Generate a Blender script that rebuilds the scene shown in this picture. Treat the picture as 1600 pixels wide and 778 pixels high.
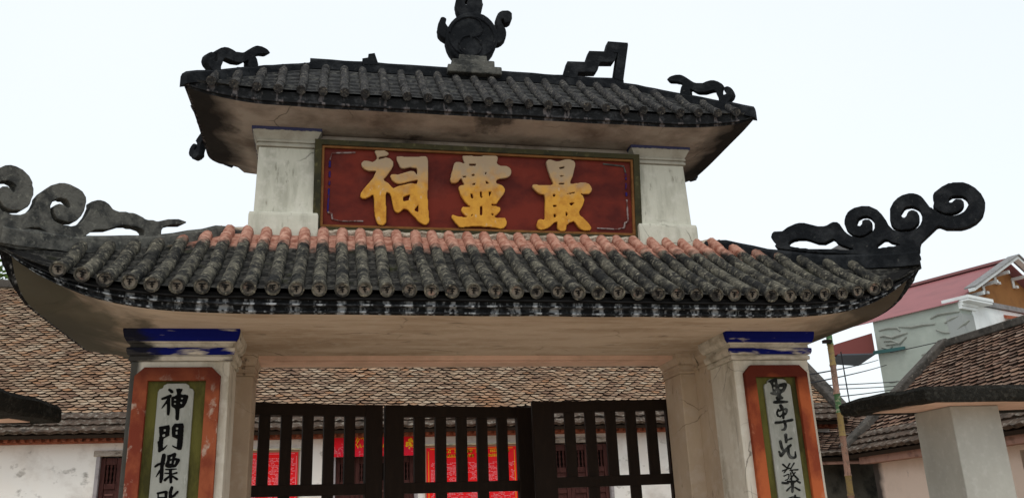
import bpy, bmesh, math, random, mathutils
from mathutils import Vector as V, noise
PI=math.pi
for o in list(bpy.data.objects): bpy.data.objects.remove(o)
scene=bpy.context.scene; C=scene.collection
# ------------------------------------------------------------------ camera
def cam_axes(yaw,pitch,roll):
    cy,sy,cp,sp=math.cos(yaw),math.sin(yaw),math.cos(pitch),math.sin(pitch)
    f=V((sy*cp,cy*cp,sp)); r=V((cy,-sy,0)); u=r.cross(f); cr,sr=math.cos(roll),math.sin(roll)
    return cr*r+sr*u,-sr*r+cr*u,f
cd=bpy.data.cameras.new('camera'); cam=bpy.data.objects.new('camera',cd); C.objects.link(cam); scene.camera=cam
cd.sensor_width=36; cd.lens=1341.3/1600*36; cd.clip_start=.05; cd.clip_end=1500
_r,_u,_f=cam_axes(.213,.312,-.042)
mw=mathutils.Matrix((_r,_u,-_f)).transposed().to_4x4(); mw.translation=V((-1.149,-6,1.6)); cam.matrix_world=mw
# ------------------------------------------------------------------ overcast sky, soft sun
SUN_EL,SUN_AZ=math.radians(58),math.radians(200)   # azimuth clockwise from +Y
world=bpy.data.worlds.new('World'); scene.world=world; world.use_nodes=True
wn=world.node_tree.nodes; wl=world.node_tree.links; wn.clear()
sky=wn.new('ShaderNodeTexSky'); sky.sky_type='NISHITA'; sky.sun_disc=False; sky.sun_elevation=SUN_EL; sky.sun_rotation=SUN_AZ; sky.air_density=1; sky.dust_density=4
bg1=wn.new('ShaderNodeBackground'); bg1.inputs['Strength'].default_value=.05; wl.new(sky.outputs[0],bg1.inputs[0])
bg2=wn.new('ShaderNodeBackground'); bg2.inputs['Strength'].default_value=1.0
tc=wn.new('ShaderNodeTexCoord'); nz=wn.new('ShaderNodeTexNoise'); nz.inputs['Scale'].default_value=1.1; nz.inputs['Detail'].default_value=3
wl.new(tc.outputs['Generated'],nz.inputs['Vector'])
cr=wn.new('ShaderNodeValToRGB'); cr.color_ramp.elements[0].position=.3; cr.color_ramp.elements[1].position=.7
cr.color_ramp.elements[0].color=(.80,.85,.86,1); cr.color_ramp.elements[1].color=(.875,.91,.91,1)
wl.new(nz.outputs['Fac'],cr.inputs['Fac']); wl.new(cr.outputs[0],bg2.inputs[0])
ad=wn.new('ShaderNodeAddShader'); wl.new(bg1.outputs[0],ad.inputs[0]); wl.new(bg2.outputs[0],ad.inputs[1])
wo=wn.new('ShaderNodeOutputWorld'); wl.new(ad.outputs[0],wo.inputs['Surface'])
sd=bpy.data.lights.new('sun','SUN'); sd.energy=.7; sd.angle=math.radians(18); sd.color=(1,.955,.89)
sun=bpy.data.objects.new('sun',sd); C.objects.link(sun)
sdir=V((math.sin(SUN_AZ)*math.cos(SUN_EL),math.cos(SUN_AZ)*math.cos(SUN_EL),math.sin(SUN_EL)))
sun.rotation_euler=sdir.to_track_quat('Z','Y').to_euler(); sun.location=(0,0,30)
scene.view_settings.view_transform='Standard'; scene.view_settings.look='None'; scene.view_settings.exposure=0; scene.view_settings.gamma=1
scene.render.engine='CYCLES'; scene.render.resolution_x=1024; scene.render.resolution_y=497
# ------------------------------------------------------------------ materials
def mat(name,base,layers=(),bump=None,rough=.93,spec=.06,rand=None,metal=0.,extra=None,crack=None):
    """layers: (colour, scale(x,y,z) or s, lo, hi, detail, strength) painted over base where world-space noise runs from lo to hi.
       rand: list of colours picked per loose piece"""
    m=bpy.data.materials.new(name); m.use_nodes=True; t=m.node_tree; N=t.nodes; L=t.links; N.clear()
    out=N.new('ShaderNodeOutputMaterial'); b=N.new('ShaderNodeBsdfPrincipled'); L.new(b.outputs[0],out.inputs[0])
    b.inputs['Roughness'].default_value=rough; b.inputs['Metallic'].default_value=metal
    b.inputs['Specular IOR Level'].default_value=spec
    g=N.new('ShaderNodeNewGeometry')
    def rgb(c): n=N.new('ShaderNodeRGB'); n.outputs[0].default_value=(*c,1); return n.outputs[0]
    def vec(sc,seed):
        mp=N.new('ShaderNodeMapping'); mp.inputs['Scale'].default_value=(sc,)*3 if not hasattr(sc,'__len__') else sc
        mp.inputs['Location'].default_value=(seed*3.7,seed*1.3,seed*2.1); L.new(g.outputs['Position'],mp.inputs['Vector']); return mp.outputs[0]
    if rand:
        oi=N.new('ShaderNodeObjectInfo'); a=N.new('ShaderNodeMath'); a.operation='ADD'; L.new(oi.outputs['Random'],a.inputs[0]); L.new(g.outputs['Random Per Island'],a.inputs[1])
        f=N.new('ShaderNodeMath'); f.operation='FRACT'; L.new(a.outputs[0],f.inputs[0])
        r=N.new('ShaderNodeValToRGB'); r.color_ramp.interpolation='CONSTANT' if len(rand)>9 else 'LINEAR'; el=r.color_ramp.elements
        el[0].color=(*rand[0],1); el[1].position=1; el[1].color=(*rand[-1],1)
        for i,c in enumerate(rand[1:-1],1): e=el.new(i/(len(rand)-1)); e.color=(*c,1)
        L.new(f.outputs[0],r.inputs[0]); cur=r.outputs[0]
    else: cur=rgb(base)
    for i,ly in enumerate(layers):
        col,sc,lo,hi=ly[:4]; det=ly[4] if len(ly)>4 else 6; st=ly[5] if len(ly)>5 else 1.
        n=N.new('ShaderNodeTexNoise'); n.inputs['Detail'].default_value=det; n.inputs['Scale'].default_value=1; n.inputs['Roughness'].default_value=.62; L.new(vec(sc,i+len(name)),n.inputs['Vector'])
        mr=N.new('ShaderNodeMapRange'); mr.inputs['From Min'].default_value=lo; mr.inputs['From Max'].default_value=hi; mr.inputs['To Max'].default_value=st; L.new(n.outputs['Fac'],mr.inputs['Value'])
        mx=N.new('ShaderNodeMix'); mx.data_type='RGBA'; L.new(mr.outputs[0],mx.inputs['Factor']); L.new(cur,mx.inputs['A']); L.new(rgb(col),mx.inputs['B']); cur=mx.outputs['Result']
    if crack:
        wn_=N.new('ShaderNodeTexNoise'); wn_.inputs['Scale'].default_value=3; wn_.inputs['Detail'].default_value=5; L.new(g.outputs['Position'],wn_.inputs['Vector'])
        wa=N.new('ShaderNodeMix'); wa.data_type='VECTOR'; wa.inputs['Factor'].default_value=.16; L.new(g.outputs['Position'],wa.inputs['A']); L.new(wn_.outputs['Color'],wa.inputs['B'])
        vo=N.new('ShaderNodeTexVoronoi'); vo.feature='DISTANCE_TO_EDGE'; vo.inputs['Scale'].default_value=crack[0]; L.new(wa.outputs['Result'],vo.inputs['Vector'])
        mr=N.new('ShaderNodeMapRange'); mr.inputs['From Min'].default_value=crack[1]; mr.inputs['From Max'].default_value=0; L.new(vo.outputs['Distance'],mr.inputs['Value'])
        n2=N.new('ShaderNodeTexNoise'); n2.inputs['Scale'].default_value=1.4; n2.inputs['Detail'].default_value=3; L.new(g.outputs['Position'],n2.inputs['Vector'])
        m2=N.new('ShaderNodeMapRange'); m2.inputs['From Min'].default_value=.5; m2.inputs['From Max'].default_value=.62; m2.inputs['To Max'].default_value=crack[2]; L.new(n2.outputs['Fac'],m2.inputs['Value'])
        mu=N.new('ShaderNodeMath'); mu.operation='MULTIPLY'; L.new(mr.outputs[0],mu.inputs[0]); L.new(m2.outputs[0],mu.inputs[1])
        mx=N.new('ShaderNodeMix'); mx.data_type='RGBA'; L.new(mu.outputs[0],mx.inputs['Factor']); L.new(cur,mx.inputs['A']); L.new(rgb((.05,.04,.03)),mx.inputs['B']); cur=mx.outputs['Result']
    if extra: cur=extra(N,L,g,cur,rgb,vec)
    L.new(cur,b.inputs['Base Color'])
    if bump:
        n=N.new('ShaderNodeTexNoise'); n.inputs['Detail'].default_value=8; n.inputs['Scale'].default_value=1; L.new(vec(bump[0],1),n.inputs['Vector'])
        bp_=N.new('ShaderNodeBump'); bp_.inputs['Strength'].default_value=bump[1]; bp_.inputs['Distance'].default_value=bump[2] if len(bump)>2 else .01; L.new(n.outputs['Fac'],bp_.inputs['Height']); L.new(bp_.outputs[0],b.inputs['Normal'])
    return m
def coord_mask(axis,lo,hi,col,nscale=8,namp=.1,strength=1.):
    """material colour changes above a world coordinate (bare, sheltered tile; paint bands; border tops turning maroon), with a ragged edge"""
    def f(N,L,g,cur,rgb,vec):
        sp=N.new('ShaderNodeSeparateXYZ'); L.new(g.outputs['Position'],sp.inputs[0])
        n=N.new('ShaderNodeTexNoise'); n.inputs['Scale'].default_value=1; n.inputs['Detail'].default_value=5; L.new(vec(nscale,9),n.inputs['Vector'])
        ma=N.new('ShaderNodeMath'); ma.operation='MULTIPLY_ADD'; L.new(n.outputs['Fac'],ma.inputs[0]); ma.inputs[1].default_value=namp*2; L.new(sp.outputs[axis],ma.inputs[2])
        mr=N.new('ShaderNodeMapRange'); mr.inputs['From Min'].default_value=lo+namp; mr.inputs['From Max'].default_value=hi+namp; mr.inputs['To Max'].default_value=strength; L.new(ma.outputs[0],mr.inputs['Value'])
        mx=N.new('ShaderNodeMix'); mx.data_type='RGBA'; L.new(mr.outputs[0],mx.inputs['Factor']); L.new(cur,mx.inputs['A'])
        c=col(N,L,vec) if callable(col) else rgb(col)
        L.new(c,mx.inputs['B']); return mx.outputs['Result']
    return f
def chain(*fs):
    def f(N,L,g,cur,rgb,vec):
        for h in fs: cur=h(N,L,g,cur,rgb,vec)
        return cur
    return f
def streak(period,phase,white,lo,hi,amp):
    """washed pale patches that repeat with the drips below each tile row"""
    def f(N,L,g,cur,rgb,vec):
        sp=N.new('ShaderNodeSeparateXYZ'); L.new(g.outputs['Position'],sp.inputs[0])
        a=N.new('ShaderNodeMath'); a.operation='MULTIPLY_ADD'; L.new(sp.outputs[0],a.inputs[0]); a.inputs[1].default_value=2*PI/period; a.inputs[2].default_value=phase
        c=N.new('ShaderNodeMath'); c.operation='COSINE'; L.new(a.outputs[0],c.inputs[0])
        n=N.new('ShaderNodeTexNoise'); n.inputs['Scale'].default_value=1; n.inputs['Detail'].default_value=6; L.new(vec((32,32,9),2),n.inputs['Vector'])
        s=N.new('ShaderNodeMath'); s.operation='MULTIPLY_ADD'; L.new(c.outputs[0],s.inputs[0]); s.inputs[1].default_value=amp; L.new(n.outputs['Fac'],s.inputs[2])
        mr=N.new('ShaderNodeMapRange'); mr.inputs['From Min'].default_value=lo; mr.inputs['From Max'].default_value=hi; L.new(s.outputs[0],mr.inputs['Value'])
        mx=N.new('ShaderNodeMix'); mx.data_type='RGBA'; L.new(mr.outputs[0],mx.inputs['Factor']); L.new(cur,mx.inputs['A']); L.new(rgb(white),mx.inputs['B']); return mx.outputs['Result']
    return f
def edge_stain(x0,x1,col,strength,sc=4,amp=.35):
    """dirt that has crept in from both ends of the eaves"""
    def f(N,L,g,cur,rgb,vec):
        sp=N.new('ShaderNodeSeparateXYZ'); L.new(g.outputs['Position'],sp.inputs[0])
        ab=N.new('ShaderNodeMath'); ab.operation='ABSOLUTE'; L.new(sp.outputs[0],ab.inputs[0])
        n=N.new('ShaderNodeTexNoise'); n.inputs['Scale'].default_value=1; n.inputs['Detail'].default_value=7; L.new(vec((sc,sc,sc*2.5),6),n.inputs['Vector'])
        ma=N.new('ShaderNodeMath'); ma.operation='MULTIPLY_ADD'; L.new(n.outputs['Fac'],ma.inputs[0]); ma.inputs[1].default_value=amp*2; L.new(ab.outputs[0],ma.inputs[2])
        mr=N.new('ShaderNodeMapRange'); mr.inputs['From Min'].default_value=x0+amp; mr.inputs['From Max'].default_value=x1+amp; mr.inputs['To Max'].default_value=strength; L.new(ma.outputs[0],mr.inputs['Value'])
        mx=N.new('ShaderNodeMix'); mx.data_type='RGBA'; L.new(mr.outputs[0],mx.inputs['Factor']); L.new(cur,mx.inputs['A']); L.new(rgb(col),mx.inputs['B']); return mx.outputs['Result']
    return f
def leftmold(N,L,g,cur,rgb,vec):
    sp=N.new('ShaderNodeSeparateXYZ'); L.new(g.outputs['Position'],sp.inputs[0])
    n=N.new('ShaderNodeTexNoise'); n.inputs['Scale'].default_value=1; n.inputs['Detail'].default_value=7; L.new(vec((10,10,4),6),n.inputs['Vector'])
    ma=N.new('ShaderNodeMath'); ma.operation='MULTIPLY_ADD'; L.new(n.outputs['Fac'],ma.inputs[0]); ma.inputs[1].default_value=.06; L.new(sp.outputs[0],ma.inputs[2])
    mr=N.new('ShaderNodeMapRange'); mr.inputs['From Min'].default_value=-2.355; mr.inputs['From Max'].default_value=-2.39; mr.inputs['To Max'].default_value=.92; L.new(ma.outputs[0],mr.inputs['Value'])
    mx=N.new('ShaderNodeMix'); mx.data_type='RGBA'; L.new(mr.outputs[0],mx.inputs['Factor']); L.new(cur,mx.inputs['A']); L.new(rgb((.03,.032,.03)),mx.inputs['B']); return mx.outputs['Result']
def leftmold2(N,L,g,cur,rgb,vec):
    sp=N.new('ShaderNodeSeparateXYZ'); L.new(g.outputs['Position'],sp.inputs[0])
    n=N.new('ShaderNodeTexNoise'); n.inputs['Scale'].default_value=1; n.inputs['Detail'].default_value=7; L.new(vec((7,7,22),6),n.inputs['Vector'])
    ma=N.new('ShaderNodeMath'); ma.operation='MULTIPLY_ADD'; L.new(n.outputs['Fac'],ma.inputs[0]); ma.inputs[1].default_value=.5; L.new(sp.outputs[0],ma.inputs[2])
    mr=N.new('ShaderNodeMapRange'); mr.inputs['From Min'].default_value=-2.02; mr.inputs['From Max'].default_value=-2.15; mr.inputs['To Max'].default_value=.93; L.new(ma.outputs[0],mr.inputs['Value'])
    mx=N.new('ShaderNodeMix'); mx.data_type='RGBA'; L.new(mr.outputs[0],mx.inputs['Factor']); L.new(cur,mx.inputs['A']); L.new(rgb((.012,.013,.016)),mx.inputs['B']); return mx.outputs['Result']
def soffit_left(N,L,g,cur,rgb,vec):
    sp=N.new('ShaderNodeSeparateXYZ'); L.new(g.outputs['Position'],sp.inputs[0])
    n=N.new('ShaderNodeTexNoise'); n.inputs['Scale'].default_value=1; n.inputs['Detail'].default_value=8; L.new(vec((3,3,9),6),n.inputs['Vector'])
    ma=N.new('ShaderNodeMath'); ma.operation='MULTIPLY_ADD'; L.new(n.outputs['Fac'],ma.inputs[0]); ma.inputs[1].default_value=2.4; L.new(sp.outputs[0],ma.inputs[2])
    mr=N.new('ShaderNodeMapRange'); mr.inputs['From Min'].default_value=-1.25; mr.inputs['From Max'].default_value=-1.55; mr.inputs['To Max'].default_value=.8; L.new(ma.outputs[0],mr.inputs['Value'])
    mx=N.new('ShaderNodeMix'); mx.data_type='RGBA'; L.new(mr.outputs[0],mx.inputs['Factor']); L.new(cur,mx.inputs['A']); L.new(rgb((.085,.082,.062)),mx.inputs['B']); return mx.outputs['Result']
BL_=(.012,.013,.014)
def pinktile(N,L,vec):
    n=N.new('ShaderNodeTexNoise'); n.inputs['Scale'].default_value=1; n.inputs['Detail'].default_value=6; L.new(vec(22,3),n.inputs['Vector'])
    r=N.new('ShaderNodeValToRGB'); e=r.color_ramp.elements; e[0].position=.35; e[0].color=(.27,.115,.08,1); e[1].position=.68; e[1].color=(.50,.29,.22,1); L.new(n.outputs['Fac'],r.inputs[0]); return r.outputs[0]
M_tile_low=mat('weathered_barrel_tile',(.030,.030,.028),[((.115,.108,.085),(9,9,9),.44,.60,9,.85),((.27,.25,.19),(40,40,40),.53,.66,7,.8),((.014,.015,.016),(5,5,5),.50,.62,6,.85)],bump=(60,.5,.008),extra=coord_mask('Z',3.575,3.65,pinktile,16,.09))
M_bed=mat('weathered_tile_bed',(.022,.022,.021),[((.10,.097,.085),(24,24,24),.48,.66,8,.8),((.05,.055,.02),(5,5,5),.60,.75,4,.6)],bump=(50,.8,.012),extra=coord_mask('Z',3.53,3.61,pinktile,16,.09))
M_tile_up=mat('upper_barrel_tile',(.035,.035,.036),[((.10,.095,.085),(34,34,34),.50,.62,8,.85),((.24,.22,.18),(60,60,60),.57,.67,6,.8),((.014,.015,.016),(6,6,6),.50,.66,4,.8)],bump=(60,.8,.012))
M_bed_up=mat('upper_tile_bed',(.035,.036,.037),[((.11,.11,.10),(24,24,24),.50,.66,8,.8)],bump=(50,.8,.012))
M_capface=mat('tile_end_face',(.20,.18,.15),[((.03,.03,.03),(14,14,14),.45,.6,5,.95),((.35,.22,.17),(9,9,9),.6,.7,3,.6)],bump=(80,.5,.01))
M_fascia=mat('stained_moulding',BL_,[((.05,.055,.06),(20,20,20),.5,.7)],bump=(45,.5,.01),extra=streak(.1375,.27,(.30,.32,.335),.52,.68,.10))
M_fascia_up=mat('black_moulding',BL_,[((.04,.042,.045),(20,20,20),.5,.7)],bump=(45,.5,.01),extra=streak(.1605,-.39,(.11,.10,.10),.60,.72,.12))
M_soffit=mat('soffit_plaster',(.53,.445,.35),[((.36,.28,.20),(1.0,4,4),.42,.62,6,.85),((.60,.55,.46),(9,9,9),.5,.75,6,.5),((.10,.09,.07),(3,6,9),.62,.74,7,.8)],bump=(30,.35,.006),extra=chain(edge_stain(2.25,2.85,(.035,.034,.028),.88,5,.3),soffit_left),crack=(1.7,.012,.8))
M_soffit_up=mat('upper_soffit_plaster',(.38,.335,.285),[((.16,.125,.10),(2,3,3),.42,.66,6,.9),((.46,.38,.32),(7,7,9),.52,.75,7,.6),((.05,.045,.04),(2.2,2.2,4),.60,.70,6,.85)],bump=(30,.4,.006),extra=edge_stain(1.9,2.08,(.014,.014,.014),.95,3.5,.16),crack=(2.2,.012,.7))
M_white=mat('grey_white_limewash',(.52,.52,.44),[((.34,.34,.28),(8,8,1.6),.48,.66,7,.8),((.62,.61,.54),(14,14,14),.5,.7,6,.6),((.18,.17,.13),(13,13,4),.61,.70,8,.8)],bump=(28,.4,.006),crack=(2.6,.010,.75))
M_cap_up=mat('upper_capital_plaster',(.40,.39,.33),[((.28,.26,.21),(8,8,5),.45,.68,6,.8)],bump=(28,.4,.006),extra=coord_mask('Z',4.598,4.603,(.012,.018,.09),20,.01,.9))
M_mortar=mat('crumbling_mortar',(.46,.40,.32),[((.20,.16,.12),(22,22,22),.45,.62,7,.9),((.62,.57,.48),(15,15,15),.55,.7,6,.7)],bump=(40,1.,.02))
M_dark=mat('blackened_cement',(.0095,.011,.013),[((.035,.038,.041),(9,9,9),.46,.72,8,.8),((.10,.10,.09),(30,30,30),.64,.76,8,.6)],bump=(45,.7,.01))
M_mossgrey=mat('mossy_grey_cement',(.10,.10,.09),[((.03,.032,.032),(9,9,9),.44,.60,8,.9),((.20,.20,.17),(30,30,30),.56,.72,8,.7)],bump=(45,.7,.01))
M_greyp=mat('grey_cement',(.24,.24,.24),[((.14,.14,.14),(6,6,6),.45,.65,6,.7)],bump=(30,.3))
M_boardred=mat('board_dark_red',(.155,.027,.018),[((.06,.014,.013),(2.5,2.5,4),.40,.62,5,.8),((.20,.048,.032),(5,5,2),.55,.75,6,.5),((.30,.16,.12),(30,30,12),.70,.80,6,.5)],bump=(30,.15,.004),rough=.6)
M_olive=mat('olive_frame_paint',(.050,.046,.024),[((.03,.03,.02),(8,8,8),.45,.62,6,.9),((.16,.15,.07),(20,20,20),.58,.72,6,.6)],bump=(30,.4))
M_bead=mat('orange_bead_paint',(.20,.09,.03),[((.12,.05,.02),(12,12,12),.45,.66,6,.8)],rough=.6)
def fade(N,L,g,cur,rgb,vec): return cur
M_gold=mat('gilded_ochre_paint',(.60,.31,.05),[((.42,.18,.03),(12,12,12),.46,.66,7,.8),((.55,.45,.33),(30,30,14),.62,.72,7,.7),((.16,.07,.03),(45,45,45),.66,.74,5,.6)],bump=(35,.3,.004),rough=.5,extra=coord_mask('Z',4.12,4.34,(.34,.28,.205),16,.16,.85))
M_silver=mat('silver_bracket_paint',(.27,.22,.21),[((.10,.03,.025),(16,16,16),.46,.56,6,.9)])
M_blue=mat('cobalt_paint',(.025,.02,.13),[((.09,.02,.02),(14,14,14),.48,.56,6,.9)])
def paintbands(N,L,g,cur,rgb,vec):
    sp=N.new('ShaderNodeSeparateXYZ'); L.new(g.outputs['Position'],sp.inputs[0])
    def mr(sock,a,b,c=0.,d=1.):
        n=N.new('ShaderNodeMapRange'); n.inputs['From Min'].default_value=a; n.inputs['From Max'].default_value=b; n.inputs['To Min'].default_value=c; n.inputs['To Max'].default_value=d; L.new(sock,n.inputs['Value']); return n.outputs[0]
    def mul(a,b): n=N.new('ShaderNodeMath'); n.operation='MULTIPLY'; L.new(a,n.inputs[0]); L.new(b,n.inputs[1]); return n.outputs[0]
    def mx_(a,b): n=N.new('ShaderNodeMath'); n.operation='MAXIMUM'; L.new(a,n.inputs[0]); L.new(b,n.inputs[1]); return n.outputs[0]
    n1=N.new('ShaderNodeTexNoise'); n1.inputs['Scale'].default_value=1; n1.inputs['Detail'].default_value=7; L.new(vec((5,5,26),4),n1.inputs['Vector'])
    hi=mr(sp.outputs[2],2.862,2.866); lo=mul(mr(sp.outputs[2],2.774,2.777),mr(sp.outputs[2],2.826,2.823))
    a=mul(hi,mr(n1.outputs['Fac'],.74,.60)); b=mul(lo,mr(n1.outputs['Fac'],.62,.48)); w=mx_(a,b)
    w=mul(w,mr(sp.outputs[1],-.0005,-.012))
    m=N.new('ShaderNodeMix'); m.data_type='RGBA'; L.new(w,m.inputs['Factor']); L.new(cur,m.inputs['A']); L.new(rgb((.006,.010,.125)),m.inputs['B'])
    return m.outputs['Result']
M_cap_low=mat('painted_capital',(.58,.55,.47),[((.28,.25,.19),(7,7,12),.46,.66,7,.8),((.02,.02,.03),(5,5,16),.62,.72,7,.8)],bump=(30,.4,.006),extra=chain(paintbands,leftmold2))
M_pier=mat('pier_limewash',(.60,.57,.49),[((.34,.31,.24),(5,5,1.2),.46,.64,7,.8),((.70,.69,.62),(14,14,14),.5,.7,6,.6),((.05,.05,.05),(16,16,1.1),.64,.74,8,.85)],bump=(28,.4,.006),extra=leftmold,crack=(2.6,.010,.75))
M_inner=mat('inner_beige_plaster',(.52,.43,.325),[((.36,.28,.21),(2,2,1),.42,.70,6,.8),((.58,.52,.45),(9,9,9),.5,.7,6,.5),((.06,.05,.04),(11,11,3.5),.63,.70,8,.85)],bump=(28,.3,.005),crack=(2.6,.010,.75))
M_peach=mat('peach_plaster',(.74,.52,.41),[((.42,.30,.22),(3,3,3),.45,.7,6,.6)],bump=(25,.25))
M_terra=mat('terracotta_paint',(.40,.105,.04),[((.19,.04,.022),(3,3,2.2),.44,.58,6,.85),((.55,.26,.15),(16,16,9),.60,.75,7,.6)],bump=(30,.3,.004),extra=coord_mask('Z',2.46,2.58,(.075,.014,.011),3.5,.16,.92))  # border colour goes to dark maroon towards the top
M_terra_l=mat('flaking_terracotta_paint',(.31,.09,.042),[((.15,.03,.02),(3,3,2.2),.44,.60,6,.85),((.45,.36,.29),(10,10,7),.57,.65,8,.8)],bump=(30,.3,.004),extra=coord_mask('Z',2.50,2.66,(.085,.02,.014),3.5,.16,.85))  # left border likewise darkens to maroon near its top
M_oliveg=mat('olive_panel_ground',(.115,.11,.03),[((.04,.038,.015),(6,6,2),.42,.60,6,.9)],bump=(30,.3))
M_panel=mat('silver_grey_panel',(.31,.32,.29),[((.22,.23,.20),(18,18,6),.45,.66,7,.8),((.50,.51,.48),(25,25,9),.58,.72,7,.6)],bump=(35,.4,.004),rough=.6)
M_ink=mat('black_ink_paint',(.006,.006,.006),rough=.7,spec=0.)
M_ink2=mat('worn_ink_paint',(.014,.015,.014),[((.10,.105,.10),(11,11,11),.47,.66,6,.85)],rough=.8,spec=0.)
M_black=mat('soot_black',(.012,.012,.012))
M_wood=mat('dark_timber',(.013,.008,.0055),[((.022,.014,.009),(25,25,5),.5,.7,6,.6)],bump=(30,.2,.003),rough=.75,spec=.15)
M_rtile=mat('old_fish_scale_tile',(.3,.2,.15),[((.10,.055,.035),(1.1,1.1,1.1),.54,.70,5,.55),((.04,.032,.028),(16,16,16),.55,.72,7,.7),((.40,.19,.09),(.7,.7,.7),.56,.70,4,.45)],bump=(40,.6,.008),rand=[(.28,.18,.115),(.36,.27,.19),(.18,.11,.075),(.32,.215,.14),(.39,.31,.225),(.29,.155,.085),(.34,.25,.17),(.15,.095,.065),(.32,.21,.14)])
M_rtile2=mat('dark_brown_tile',(.2,.1,.08),[((.05,.035,.03),(12,12,12),.50,.68,7,.8),((.30,.26,.20),(20,20,20),.62,.75,7,.5)],bump=(40,.6,.008),rand=[(.17,.10,.07),(.25,.16,.11),(.12,.075,.055),(.28,.20,.15),(.20,.115,.08),(.10,.065,.05)])
M_eavetile=mat('mossy_eave_tile',(.085,.062,.048),[((.28,.26,.22),(14,14,14),.52,.68,7,.8),((.03,.026,.022),(8,8,8),.50,.66,6,.9)],bump=(40,.8,.012))
M_roofbed=mat('under_tile_shadow_board',(.035,.026,.02))
M_tileedge=mat('sooty_tile_edge',(.022,.015,.012))  # side faces coloured near-black to paint in the shade between tile rows
M_concrete=mat('weathered_ridge_mortar',(.085,.077,.068),[((.04,.038,.034),(7,7,7),.44,.62,7,.9),((.24,.22,.19),(20,20,20),.58,.72,7,.7)],bump=(30,.7,.01))
M_hallwall=mat('whitewash_wall',(.80,.795,.76),[((.50,.47,.43),(1.6,1.6,1.8),.50,.66,9,.7),((.20,.19,.17),(3.2,3.2,4.2),.58,.68,9,.75),((.80,.70,.58),(1.2,1.2,.8),.5,.75,3,.35)],bump=(22,.3,.006),extra=coord_mask('Z',3.0,3.14,(.62,.42,.30),3,.03,.6))
M_dentil=mat('red_brick_dentil',(.28,.09,.05),[((.08,.035,.025),(14,14,14),.48,.64,6,.9)],bump=(30,.5))
M_door=mat('brown_door_timber',(.075,.030,.026),[((.035,.015,.013),(30,30,6),.45,.65,6,.8)],rough=.5)
M_doord=mat('dark_door_void',(.010,.007,.006))
M_doorl=mat('lighter_moulding',(.15,.075,.065))
M_doorred=mat('dark_red_door_timber',(.10,.018,.014),rough=.5)
M_frame=mat('grey_mauve_frame',(.34,.32,.33),[((.22,.2,.2),(9,9,9),.5,.7)])
M_lintel=mat('grey_lintel',(.36,.33,.29),[((.12,.10,.08),(8,8,20),.48,.64,7,.9)],bump=(25,.5))
M_posterframe=mat('board_edge',(.36,.20,.13))
M_poster=mat('red_print_vinyl',(.80,.014,.016),[((.70,.03,.05),(3,3,3),.45,.7,3,.5)],rough=.45)
M_banner=mat('red_banner_cloth',(.78,.016,.028),[((.62,.02,.07),(6,6,6),.45,.7,3,.6)],rough=.5)
M_cream=mat('cream_strip',(.66,.60,.42),[((.30,.36,.28),(8,8,60),.5,.6)])
M_yellow=mat('yellow_print',(.85,.50,.02))
M_pinkprint=mat('pale_pink_print',(.80,.30,.34))
M_darkwall=mat('sooty_green_wall',(.085,.08,.065),[((.02,.02,.018),(2.5,2.5,2.5),.45,.62,7,.9)],bump=(20,.4))
M_pinkish=mat('pinkish_board',(.34,.20,.155),[((.14,.08,.06),(6,6,6),.5,.7)])
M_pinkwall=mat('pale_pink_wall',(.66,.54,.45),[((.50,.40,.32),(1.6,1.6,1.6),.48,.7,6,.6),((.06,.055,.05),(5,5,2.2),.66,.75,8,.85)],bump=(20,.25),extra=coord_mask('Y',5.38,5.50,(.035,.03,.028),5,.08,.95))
M_slab=mat('mossy_black_slab',(.020,.0195,.017),[((.055,.053,.045),(26,26,26),.50,.68,8,.8),((.15,.15,.13),(50,50,50),.62,.74,7,.6),((.018,.018,.016),(5,5,5),.5,.65,5,.8)],bump=(45,1.,.02))
M_pillar=mat('grey_green_pillar',(.44,.45,.41),[((.34,.34,.31),(2,2,1),.44,.68,6,.8),((.52,.53,.50),(16,16,16),.52,.72,6,.5),((.14,.14,.12),(20,20,20),.70,.78,6,.8)],bump=(30,.35,.006))
M_green=mat('raw_green_render',(.34,.38,.34),[((.27,.30,.27),(.6,.6,.8),.44,.66,6,.7),((.42,.45,.41),(3,3,3),.5,.7,6,.4)],bump=(5,.3,.03))
M_greencol=mat('grey_column_render',(.30,.32,.31),[((.25,.27,.26),(1,1,1),.45,.65)],bump=(5,.3,.02))
M_smear=mat('cement_smear',(.24,.255,.23),[((.28,.30,.27),(4,4,4),.45,.65)],bump=(12,.5,.02))
M_paint=mat('white_house_paint',(.70,.74,.74),[((.58,.60,.60),(2,2,2),.5,.7)])
M_orange=mat('orange_gable_paint',(.30,.145,.055),[((.23,.105,.045),(2,2,2),.45,.7)])
M_orangetile=mat('orange_porch_tile',(.50,.17,.10),[((.36,.10,.06),(9,9,9),.45,.6)],bump=(9,.6,.03))
M_pinkroof=mat('pink_sheet_roof',(.30,.115,.12),[((.24,.095,.10),(1,1,3),.45,.65,5,.7)],rough=.5,spec=.5)
M_pinkdark=mat('pink_ridge_sheet',(.24,.12,.12))
M_maroon=mat('maroon_sheet',(.20,.065,.06))
M_slate=mat('slate_underside',(.11,.12,.14))
M_teal=mat('teal_gutter',(.05,.12,.12))
M_bamg=mat('faded_green_wrap',(.08,.17,.08),[((.35,.36,.25),(22,22,40),.52,.6,6,.8)])
M_bamy=mat('faded_yellow_wrap',(.31,.23,.10),[((.22,.16,.11),(22,22,40),.5,.62,6,.8)])
M_bamp=mat('faded_pink_wrap',(.36,.22,.17),[((.20,.14,.11),(26,26,14),.48,.6,6,.9),((.5,.45,.38),(30,30,30),.6,.68,6,.8)])
M_wire=mat('wire_black',(.03,.03,.032))
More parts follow.
